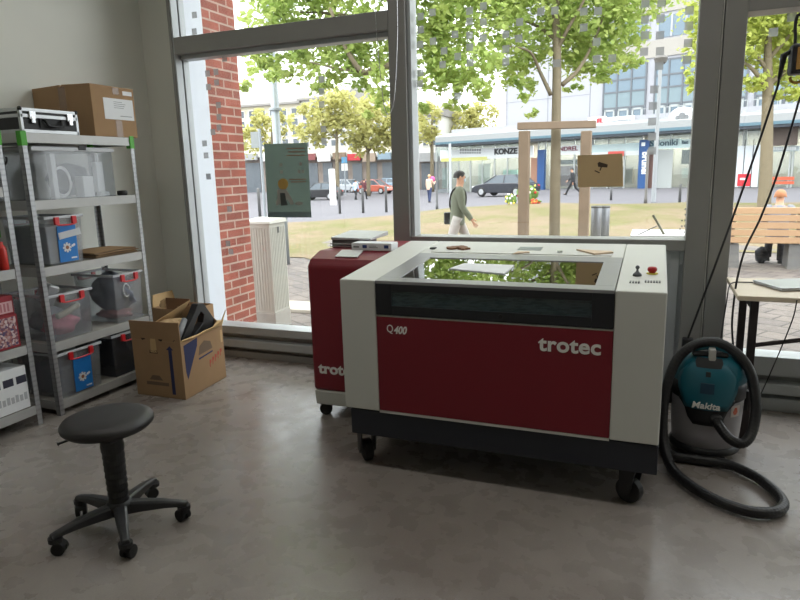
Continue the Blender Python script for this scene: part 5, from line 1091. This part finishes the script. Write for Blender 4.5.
# sitter on the bench: the hips rest on the seat boards
sp_ = pd(778, 196, 11.7)
person('person in a grey top sitting hunched on the wooden bench', (sp_.x-.13, 12.46, -.21-.33), facing(.1, 1), 1.64, ((88, 90), (80, 84)), ((30, 60), (35, 80)), M('grey_top', (128, 130, 136), .85), M('dark_trousers', (60, 58, 62), .85), M('light_brown_hair', (168, 112, 74), .6), DARK, 12, True)
tag(ob('backpack', lump((1.80, 12.80, -.06), (.10, .11, .15), 41), M('charcoal_fabric',), None, 0, True), 'dark bag on the ground under the bench beside the sitter', 'bag')

# ---- cars
def car(label, x, y, d, head, col, L_=4.4, group='cars on the street'):
    p = pd(x, y, d); g = gz(p.x, p.y)-.03
    t = thing('car', label, 'car', (p.x, p.y, g), head, group); t['_local'] = 1; k = L_/4.4
    low = [(-2.18, .32), (-2.2, .62), (-2.05, .86), (-1.3, .93), (1.0, .92), (1.75, .80), (2.12, .62), (2.18, .34), (1.85, .25), (-1.9, .25)]
    PNT = M('car_paint_'+col[0], col[1], .25, .3, .03, 5, .5, 0, .6)
    ob('car_body', MB().prism([(a*k, b) for a, b in low], 1, -.86, .86), PNT, t, .06, False, True, 3)
    cabin = MB(); bot = [(-1.75, .9), (1.15, .9)]; topc = [(-1.15, 1.40), (-.9, 1.45), (.0, 1.45), (.35, 1.40)]
    cabin.hexa([(-1.8*k, -.80, .88), (1.2*k, -.80, .88), (1.2*k, .80, .88), (-1.8*k, .80, .88)], [(-1.15*k, -.62, 1.44), (.30*k, -.62, 1.44), (.30*k, .62, 1.44), (-1.15*k, .62, 1.44)])
    ob('cabin', cabin, M('car_glass', (60, 72, 82), .08, 0, .05, 3, .8), t, .05, False, True, 3)
    rf = MB().hexa([(-1.18*k, -.63, 1.42), (.33*k, -.63, 1.42), (.33*k, .63, 1.42), (-1.18*k, .63, 1.42)], [(-1.1*k, -.58, 1.47), (.22*k, -.58, 1.47), (.22*k, .58, 1.47), (-1.1*k, .58, 1.47)])
    for yy in (-1, 1):
        for (a, b) in (((1.18, .80, .9), (.30, .625, 1.44)), ((-.35, .815, .9), (-.35, .63, 1.44)), ((-1.78, .80, .9), (-1.15, .625, 1.44))): rf.tube([(a[0]*k, yy*a[1], a[2]), (b[0]*k, yy*b[1], b[2])], .035, 6)
    ob('roof', rf, PNT, t, 0, False, True)
    for xx in (-1.32, 1.35):
        for yy in (-1, 1):
            w = ob('wheel', MB().tube([(xx*k, yy*.68, .32), (xx*k, yy*.70, .32), (xx*k, yy*.86, .32), (xx*k, yy*.885, .32)], [.30, .325, .325, .29], 22), BLACK, t, 0, False, True)
            ob('wheel_rim', MB().cyl((xx*k, yy*.88, .32), (xx*k, yy*.895, .32), .21, .19, 14), M('rim_silver', (176, 178, 180), .3, .6), w, 0, False, True)
    ob('headlight', MB().box(2.02*k, 2.15*k, -.78, -.5, .58, .70).box(2.02*k, 2.15*k, .5, .78, .58, .70), PAPER, t, .02, False, True)
    ob('tail_light', MB().box(-2.17*k, -2.1*k, -.8, -.55, .62, .76).box(-2.17*k, -2.1*k, .55, .8, .62, .76), REDPL, t, .02, False, True)
    return t
SA, SB_ = pd(436, 170, 60), pd(690, 162, 45)
su = Vector((SB_.x-SA.x, SB_.y-SA.y, 0)).normalized(); sang = math.atan2(su.y, su.x)
car('charcoal saloon car parked before the shop with black lettering', 505, 194, 44, sang+PI, ('charcoal', (44, 46, 54)), 4.6)
car('black off-road car beside the white totem sign', 321, 192, 55, sang+PI+.5, ('black', (30, 31, 34)), 3.6)
car('silver car half hidden behind the two walkers', 349, 187, 73, sang, ('silver', (170, 174, 178)))
car('orange red car behind the walker in maroon', 375, 187, 66, sang+.2, ('orange', (186, 92, 70)), 4.0)
car('pale blue car beside the dark mullion across the street', 393, 185, 76, sang, ('paleblue', (150, 172, 190)))

# ---- flowers laid on the lawn mound
def flowers(label, x, y, d, w, h, cols, seed, name='flower_wreath'):
    p = pd(x, y, d); z = lawn_z(p.x, p.y)-.01; R = random.Random(seed)
    t = thing(name, label, 'flowers', (p.x, p.y, z))
    lv = MB()
    ob('greenery', lump((p.x, p.y, z+h*.42), (w*.5, w*.3, h*.45), seed), M('wreath_green', (96, 124, 62), .9), t)
    for ci, (nm, c) in enumerate(cols):
        mb = MB()
        for k in range(9):
            a = R.uniform(PI, 2*PI); r = R.uniform(.3, 1); zz = z+h*R.uniform(.1, .9)
            c0 = (p.x+w*.5*r*math.cos(a), p.y-w*.27*abs(math.sin(a))-.02, zz); mb.ball(c0, R.uniform(.03, .055), n=7, m=4)
        ob('blossom', mb, M('blossom_'+nm, c, .8), t)
    return t
CW, CY, CR, CO = ('white', (230, 228, 220)), ('yellow', (224, 206, 96)), ('red', (190, 56, 50)), ('orange', (222, 132, 60))
flowers('tall wreath of white and yellow flowers leaning behind the stake frame', 527, 198, 25.5, .75, .85, (CW, CY, CR), 3)
flowers('white and green bunch of flowers beside the car on the lawn', 511, 200, 25.5, .45, .45, (CW, CY), 5, 'flower_bunch')
flowers('low orange bunch of flowers at the foot of the tall wreath', 536, 200, 25.0, .4, .2, (CO, CR), 8, 'flower_bunch')

# ---- white board outside the middle window with a slanted bar
wt = thing('outdoor_table', 'white table standing against the outside of the middle window', 'table', (.02, 5.02, -.2))
ob('table_top', MB().box(-.16, .24, 4.80, 5.26, 1.075, 1.10), WHITEP, wt, .004)
for x in (-.13, .21):
    for y in (4.84, 5.22): ob('leg', MB().box(x-.015, x+.015, y-.015, y+.015, -.2, 1.075), M('white_pole',), wt)
ob('slanted_bar', MB().tube([pl(653, 215, 1, 4.9), pl(666, 238, 1, 4.9)], .0085, 8), M('khaki_bar', (124, 122, 104), .6), wt)
ob('stay_bar', MB().tube([pl(657, 226, 1, 4.92), pl(633, 237, 1, 4.84)], .004, 6), M('dark_grey_metal',), wt)

# ---- buildings across the street
class Front:       # a facade line; gives positions along it (s) and height (z) at a setback
    def __init__(s, a, b):
        s.o = Vector((a.x, a.y, 0)); s.u = Vector((b.x-a.x, b.y-a.y, 0)).normalized(); s.n = Vector((-s.u.y, s.u.x, 0)); s.ang = math.atan2(s.u.y, s.u.x)
    def at(s, x, y, off=0):
        d = ray(x, y); t = ((s.o+s.n*off-EYE).dot(s.n))/d.dot(s.n); p = EYE+d*t
        return (p-s.o).dot(s.u), p.z
    def rect(s, x0, y0, x1, y1, off=0):      # two opposite corners in view -> s0, s1, z0, z1
        a, za = s.at(x0, y0, off); b, zb = s.at(x1, y1, off); return min(a, b), max(a, b), min(za, zb), max(za, zb)
FA = Front(SA, SB_)
def fbox(fr_, x0, y0, x1, y1, off, th): r = fr_.rect(x0, y0, x1, y1, off); return MB().box(r[0], r[1], off, off+th, r[2], r[3])
def part(n, mb, m, root, **k): return ob(n, mb, m, root, local=True, **k)
WALLW = M('white_facade', (164, 164, 170), .7, 0, .02, 2); BAND = M('cream_facade_band', (160, 155, 148), .8, 0, .03, 2)
GLZ = M('facade_glass', (96, 116, 130), .06, 0, .1, 1, .9); SPAN = M('blue_grey_spandrel', (118, 134, 140), .5, 0, .04, 3); ALU = M('window_aluminium', (164, 168, 168), .5, .2)
s_end = FA.at(900, 100, 2)[0]; s_w0 = FA.at(505, 100, 2)[0]
hb_ = thing('office_building', 'white multi-storey office building with blue grey window bands above the shops', 'building', FA.o.to_tuple(), FA.ang); hb_['_local'] = 1
part('wall', MB().box(s_w0, s_end, 2.0, 16, FA.at(560, 128, 0)[1]+.64, 26), WALLW, hb_)
seams = MB()
for x in (507, 548, 590): s0 = FA.at(x, 100, 2)[0]; seams.box(s0-.03, s0+.03, 1.985, 2.0, 4.3, 26)
for z in (7.2, 10.4, 13.6): seams.box(s_w0, FA.at(590, 100, 2)[0], 1.985, 2.0, z-.02, z+.02)
part('panel_joints', seams, M('joint_grey', (128, 130, 134), .8), hb_)
zt1 = FA.at(640, 63, 2)[1]; zsp1 = FA.at(640, 90, 2)[1]; zsp0 = FA.at(640, 106, 2)[1]; zb1 = FA.at(640, 124, 2)[1]
zr0 = FA.at(640, 41, 2)[1]; zr1 = FA.at(640, 20, 2)[1]
for (xa, xb) in ((604, 646), (655, 697), (705, 747), (756, 800), (808, 850)):
    s0 = FA.at(xa, 90, 2)[0]; s1 = FA.at(xb, 90, 2)[0]
    g = part('window', MB().box(s0, s1, 1.93, 2.0, zsp1, zt1), GLZ, hb_)
    mb = MB()
    for q in np.linspace(s0, s1, 4): mb.box(q-.06, q+.06, 1.88, 1.95, zb1, zt1)
    for z in (zt1, zsp1, zsp0, zb1, (zt1+zsp1*1.2)/2.2): mb.box(s0, s1, 1.89, 1.95, z-.06, z+.06)
    part('frame', mb, M('window_dark_frame', (96, 100, 106), .5), g)
    part('spandrel', MB().box(s0, s1, 1.92, 2.0, zsp0, zsp1), SPAN, hb_)
    g = part('window', MB().box(s0, s1, 1.94, 2.0, zb1, zsp0), GLZ, hb_)
    mb = MB()
    for k in range(3):
        a = s0+(s1-s0)*k/3+.12; b = s0+(s1-s0)*(k+1)/3-.12
        mb.box(a, a+.14, 1.87, 1.95, zb1, zsp0-.1).box(b-.14, b, 1.87, 1.95, zb1, zsp0-.1).box(a, b, 1.87, 1.95, zsp0-.24, zsp0-.1)
    part('frame', mb, ALU, g)
    for fl_ in range(4):
        dz = fl_*3.55
        g = part('window', MB().box(s0, s1, 1.95, 2.0, zr0+dz, zr1+dz), GLZ, hb_)
        mb = MB()
        for q in np.linspace(s0, s1, 4): mb.box(q-.07, q+.07, 1.9, 1.96, zr0+dz, zr1+dz)
        part('frame', mb, WALLW, g)
        part('parapet_band', MB().box(s0-.2, s1+.2, 1.9, 2.0, zr1+dz+.25, zr0+dz+3.3), BAND, hb_)
part('parapet_band', MB().box(FA.at(600, 90, 2)[0], s_end, 1.9, 2.0, zt1+.25, zr0-.12), BAND, hb_)
# low shop row with canopy
sh = thing('shop_row', 'low row of shops with a long grey canopy and sign boards', 'building', FA.o.to_tuple(), FA.ang); sh['_local'] = 1
s0 = FA.at(434, 150, 0)[0]
zdk = FA.at(560, 140, 0)[1]; ztp = FA.at(560, 128, 0)[1]
sc0 = FA.at(435, 148, -1.25)[0]
part('canopy', MB().prism([(-1.2, zdk+.18), (-1.2, ztp-.12), (-.9, ztp+.02), (1.3, ztp+.3), (3.0, ztp+.3), (3.0, zdk+.18)], 0, sc0, s_end), M('canopy_metal', (150, 152, 152), .7, 0), sh)
part('canopy_edge', MB().box(sc0, s_end, -1.25, -1.2, zdk+.16, zdk+.36), M('teal_canopy_edge', (84, 112, 124), .5), sh)
part('roof_edge', MB().box(sc0, s_end, 1.3, 1.6, ztp+.3, ztp+.62), WALLW, sh)
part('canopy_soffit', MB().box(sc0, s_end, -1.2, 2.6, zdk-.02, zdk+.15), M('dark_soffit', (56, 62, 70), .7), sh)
part('back_wall', MB().box(s0, s_end, 2.6, 3.0, -1.2, zdk), M('shop_interior', (160, 154, 144), .8, 0, .35, 1.2), sh)
OFF = 0.6
SHG = thin('shop_glass', (.85, .9, .9), .05, .6, 4, .06, (.3, .32, .32))
for k in range(4):       # unseen area lights added to brighten the shop interiors
    ld = bpy.data.lights.new('shop_fill_light', 'AREA'); ld.shape = 'RECTANGLE'; ld.size = (s_end-s0)/4-1; ld.size_y = .8; ld.energy = 420; ld.color = (1, .95, .86)
    lo = bpy.data.objects.new('shop_fill_light', ld); COL.objects.link(lo); lo.parent = sh; lo.location = (s0+(s_end-s0)*(k+.5)/4, 1.3, zdk-.1)
def shopglass(x0, x1, ybot):
    a = FA.rect(x0, 160, x1, ybot, OFF); g = part('shop_window', MB().box(a[0], a[1], OFF+.1, OFF+.14, -1.2, zdk), SHG, sh)
    mb = MB(); n = max(2, int((a[1]-a[0])/1.3))
    for q in np.linspace(a[0], a[1], n+1): mb.box(q-.05, q+.05, OFF, OFF+.12, -1.2, zdk)
    part('frame', mb, ALU, g)
for (x0, x1) in ((436, 520), (538, 552), (556, 592), (592, 640), (648, 690), (700, 742), (742, 790), (790, 860)): shopglass(x0, x1, 190)
def board(name, x0, y0, x1, y1, mat, off=OFF-.15, th=.12): return part(name, fbox(FA, x0, y0, x1, y1, off, th), mat, sh)
def wr(parent, s_, x, y, x1, h, mat, off, bold=0.02, up_=(0, 0, 1), shear=0):
    a, z = FA.at(x, y, off); b, _ = FA.at(x1, y, off)
    o = text('lettering', s_, h, mat, parent, (a, off-.03, z), (1, 0, 0), up_, .04, bold, abs(b-a), shear); return o
BOARDW = M('white_sign_board', (226, 230, 230), .5); BOARDT = M('pale_teal_sign_board', (200, 220, 220), .5)
INK = M('black_lettering', (36, 38, 40), .5); MAR = M('maroon_lettering', (122, 34, 62), .5); TEALI = M('slate_teal_lettering', (66, 96, 108), .5); BLUB = M('banner_blue', (30, 74, 128), .5); LIME = M('lime_strip', (216, 214, 130), .5)
b1 = board('sign_board', 440, 150.5, 533, 157, BOARDW); wr(b1, 'KONZE', 494.5, 154.4, 517.5, .66, INK, OFF-.16, .03)
part('lower_strip', fbox(FA, 441, 158.5, 487, 160, OFF-.16, .1), LIME, b1)
gm = MB()
for k in range(9): a, z = FA.at(460+2.4*k, 150.8, OFF-.17); gm.box(a, a+.17, OFF-.18, OFF-.15, z-.02, z+.16); a, z = FA.at(460+2.4*k, 153.4, OFF-.17); gm.box(a, a+.14, OFF-.18, OFF-.15, z-.02, z+.12)
part('small_print', gm, M('grey_print',), b1)
b2_ = board('sign_board', 556.5, 146, 585, 154, BOARDW); wr(b2_, 'INDREL', 558, 151.2, 578, .48, MAR, OFF-.16, .008)
b3 = board('sign_board', 592, 145, 638.5, 151.5, BOARDT)
part('red_panel', fbox(FA, 608, 151.6, 623.5, 156, OFF-.4, .1), M('coral_panel', (214, 86, 74), .5), b3)
part('lower_band', fbox(FA, 592, 152.5, 638.5, 155, OFF-.2, .1), BOARDW, b3)
bn = board('blue_banner', 639.5, 140, 647, 191, BLUB, OFF-.7, .1)
part('banner_logo', fbox(FA, 641.5, 142.5, 645, 146, OFF-.73, .03), BOARDW, bn)
a, z = FA.at(641.6, 152, OFF-.73); a2, z2 = FA.at(641.6, 174, OFF-.73)
text('lettering', 'brunel', .62, BOARDW, bn, (a+.08, OFF-.74, z), (0, 0, -1), (1, 0, 0), .03, .02, abs(z-z2))
b4 = board('sign_board', 648, 140, 679.5, 148, BOARDT); wr(b4, 'Saloniki', 650, 146.3, 677.5, .62, TEALI, OFF-.16, .01)
b5 = board('sign_board', 680.5, 139.5, 692, 147.5, BOARDT); wr(b5, 'Rest', 682, 144, 688, .34, TEALI, OFF-.16, .01)
b6 = board('white_panel', 738, 146, 757, 187, M('white_shop_panel', (208, 214, 218), .5), OFF-.1, .1)
pj = MB()
for x in (752.5, 744): a, _ = FA.at(x, 160, OFF-.1); pj.box(a-.02, a+.02, OFF-.13, OFF-.1, -.2, 3)
part('panel_joints', pj, INK, b6)
rp = part('red_poster', fbox(FA, 738, 174, 750, 186, OFF-.16, .04), M('poster_red', (196, 44, 54), .5), b6)
part('poster_print', fbox(FA, 740, 178, 745, 180, OFF-.18, .02), BOARDW, rp)
b7 = board('dark_panel', 769, 128, 797, 145, M('dark_brown_panel', (84, 72, 66), .7), OFF-.9, .1)
b8 = board('sign_board', 768, 147, 799, 151, M('grey_sign_board', (168, 180, 184), .5), OFF-.2, .1)
gm = MB()
for k in range(11): a, z = FA.at(771+2.3*k, 150, OFF-.2); gm.box(a, a+.10, OFF-.23, OFF-.2, z, z+.2)
part('small_print', gm, BOARDW, b8)
part('red_display', fbox(FA, 769, 177, 794, 180, OFF-.06, .05).box(*FA.rect(769, 181.5, 794, 184, OFF)[0:2], OFF-.06, OFF, *FA.rect(769, 181.5, 794, 184, OFF)[2:4]), M('red_orange_display', (206, 92, 62), .5), sh)
part('blue_pillar', fbox(FA, 537.5, 150, 543.5, 192, OFF-.3, .3), BLUB, sh)
part('brown_pillar', fbox(FA, 531, 158, 537, 192, OFF-.2, .3), M('terracotta_pillar', (150, 112, 92), .7), sh)
part('brown_pillar', fbox(FA, 648, 152, 652.5, 191, OFF-.05, .3), M('brown_door', (122, 92, 84), .7), sh)
part('shop_door', fbox(FA, 657, 150, 671, 190, OFF-.03, .06), M('grey_door_panel', (168, 172, 170), .6), sh)
for (x0, y0, x1, y1, nm, c) in ((598, 165, 612, 172, 'white_display', (206, 206, 200)), (615, 168, 632, 184, 'mixed_display', (150, 140, 128)), (560, 160, 580, 164, 'dark_display', (58, 66, 62)), (556, 166, 578, 186, 'stock_display', (128, 110, 110)), (503, 170, 517, 184, 'mint_display', (136, 176, 158)), (478, 164, 490, 184, 'pale_display', (186, 184, 170)), (442, 168, 448, 188, 'grey_display', (140, 146, 140)), (660, 160, 668, 168, 'dark_display', (66, 74, 78)), (682, 150, 690, 164, 'dark_display', (56, 60, 66)), (682, 168, 692, 178, 'pale_display', (196, 198, 198))):
    part(nm, fbox(FA, x0, y0, x1, y1, .95, .3), M(nm, c, .7, 0, .3, 2.5), sh)
# sign boards and rail above the canopy
b9 = part('roof_sign', fbox(FA, 606, 117.5, 634, 125, .9, .1), BOARDW, sh); wr(b9, 'Geschenke', 608, 123.4, 631, .46, M('soft_grey_lettering', (150, 152, 158), .6), .89, .005)
b10 = part('roof_sign', fbox(FA, 588, 117.5, 606, 126, .9, .1), BOARDW, sh); wr(b10, 'EL', 597, 123.5, 603.8, .52, M('crimson_lettering', (190, 50, 62), .5), .89, .03)
a, z = FA.at(682.5, 117, -.9)
rs = part('oval_sign', MB().lathe([(0.01, -.08), (.92, -.08), (.95, 0), (.92, .08), (.01, .08)], (0, 0, 0), 32, 1, .72).xf(Matrix.Translation((a, -.9, z)) @ RX(PI/2).to_4x4()), BOARDW, sh)
cloud = MB()
for (dx, dz, r) in ((-.3, -.03, .16), (0, .10, .22), (.28, -.02, .17)): cloud.lathe([(.01, -.02), (r, -.02), (r, .02), (.01, .02)], (0, 0, 0), 18).v
cloud = MB()
for (dx, dz, r) in ((-.3, -.03, .16), (0, .10, .22), (.28, -.02, .17)):
    m_ = MB().lathe([(.01, -.02), (r, -.02), (r, .02), (.01, .02)], (0, 0, 0), 18).xf(Matrix.Translation((a+dx, -1.0, z+dz)) @ RX(PI/2).to_4x4()); cloud.add(m_.v, m_.f)
cloud.box(a-.4, a+.4, -1.02, -.98, z-.22, z-.10)
part('sign_emblem', cloud, M('grey_print',), rs)
part('sign_post', MB().box(a-.05, a+.05, -.88, -.78, ztp-.3, z-.4), ALU, rs)
rl = MB()
for k in range(40): s_ = FA.at(640, 120, .6)[0]+k*.9; rl.box(s_, s_+.04, .6, .64, ztp+.25, ztp+1.0)
rl.box(FA.at(640, 120, .6)[0], FA.at(640, 120, .6)[0]+36, .6, .64, ztp+.97, ztp+1.02)
part('roof_rail', rl, ALU, sh)
# cream town houses far left with shops below
FB = Front(pd(240, 175, 84), pd(400, 170, 76))
CREAM = M('cream_plaster', (202, 194, 172), .85, 0, .04, 1.5); WARM = M('warm_white_plaster', (206, 204, 196), .85, 0, .04, 1.5)
def house(label, x0, x1, ytop, wallm, nwin, rows, strip, shopcols, seed):
    t = thing('town_house', label, 'building', FB.o.to_tuple(), FB.ang, 'houses far across the square'); t['_local'] = 1
    a, zt_ = FB.at(x0, ytop, 0); b, _ = FB.at(x1, ytop, 0); zs = FB.at((x0+x1)/2, 152, 0)[1]
    part('wall', MB().box(a, b, 0, 10, zs, zt_), wallm, t)
    part('roof', MB().prism([(-.5, zt_), (10.3, zt_), (10.3, zt_+.3), (8, zt_+1.6), (2, zt_+1.6), (-.5, zt_+.25)], 0, a-.2, b+.2), M('grey_roof', (140, 136, 132), .8), t)
    for r_ in range(rows):
        z0_ = zs+.7+(zt_-zs-.8)*r_/rows; z1_ = z0_+(zt_-zs)/rows*.55
        for k in range(nwin):
            w0 = a+(b-a)*(k+.25)/nwin; w1 = a+(b-a)*(k+.75)/nwin
            f = part('window', MB().box(w0-.12, w1+.12, -.08, .02, z0_-.12, z1_+.12), WARM, t); part('pane', MB().box(w0, w1, -.1, -.07, z0_, z1_), M('far_window_pane', (92, 98, 104), .2), f)
    part('shop_front', MB().box(a, b, .5, 10, -1.3, zs), M('far_shop_interior', (128, 116, 108), .8, 0, .45, 1.5), t)
    part('shop_fascia', MB().box(a, b, -.2, .5, zs-.6, zs+.1), strip, t)
    R = random.Random(seed); n = len(shopcols)
    for k, (nm, c) in enumerate(shopcols):
        p0 = a+(b-a)*(k+.08)/n; p1 = a+(b-a)*(k+.92)/n
        part('shop_sign', MB().box(p0, p1, -.5, -.2, zs-.95-.2*(k % 2), zs-.15), M('far_sign_'+nm, c, .6), t)
        part('shop_window', MB().box(p0+.2, p1-.2, .42, .5, -1.0, zs-1.3), M('far_window_pane',), t)
    return t
house('cream house beside the brick pier far across the square', 236, 300, 108, CREAM, 6, 4, WARM, (('grey', (150, 150, 150)), ('white', (214, 214, 214)), ('slate', (96, 104, 112))), 1)
house('pale house behind the dark green poster', 300, 346, 101, WARM, 5, 5, WARM, (('maroon', (124, 66, 66)), ('white', (214, 214, 214)), ('brown', (120, 100, 82))), 2)
house('cream house with a red shop sign far across the square', 346, 392, 112, CREAM, 5, 4, WARM, (('red', (172, 40, 48)), ('tan', (150, 132, 116)), ('blue', (126, 144, 156))), 3)
house('pale house continuing behind the dark mullion', 392, 440, 118, WARM, 5, 4, WARM, (('blue', (120, 150, 170)), ('grey', (150, 150, 150))), 4)
p = pd(345.5, 185, 64); g = gz(p.x, p.y)-.03; zz = pd(345.5, 157, 64).z
bs = thing('blue_square_sign', 'blue and white square sign on a pole beside the red shop sign', 'sign', (p.x, p.y, g))
ob('pole', MB().cyl((p.x, p.y, g), (p.x, p.y, zz), .07, n=10), POLE, bs); ob('sign_plate', MB().box(p.x-.3, p.x+.3, p.y-.06, p.y-.01, zz-.6, zz), M('sky_blue_sign', (92, 158, 200), .5), bs); ob('lower_plate', MB().box(p.x-.35, p.x+.35, p.y-.06, p.y-.01, zz-1.35, zz-.65), WHITEP, bs)
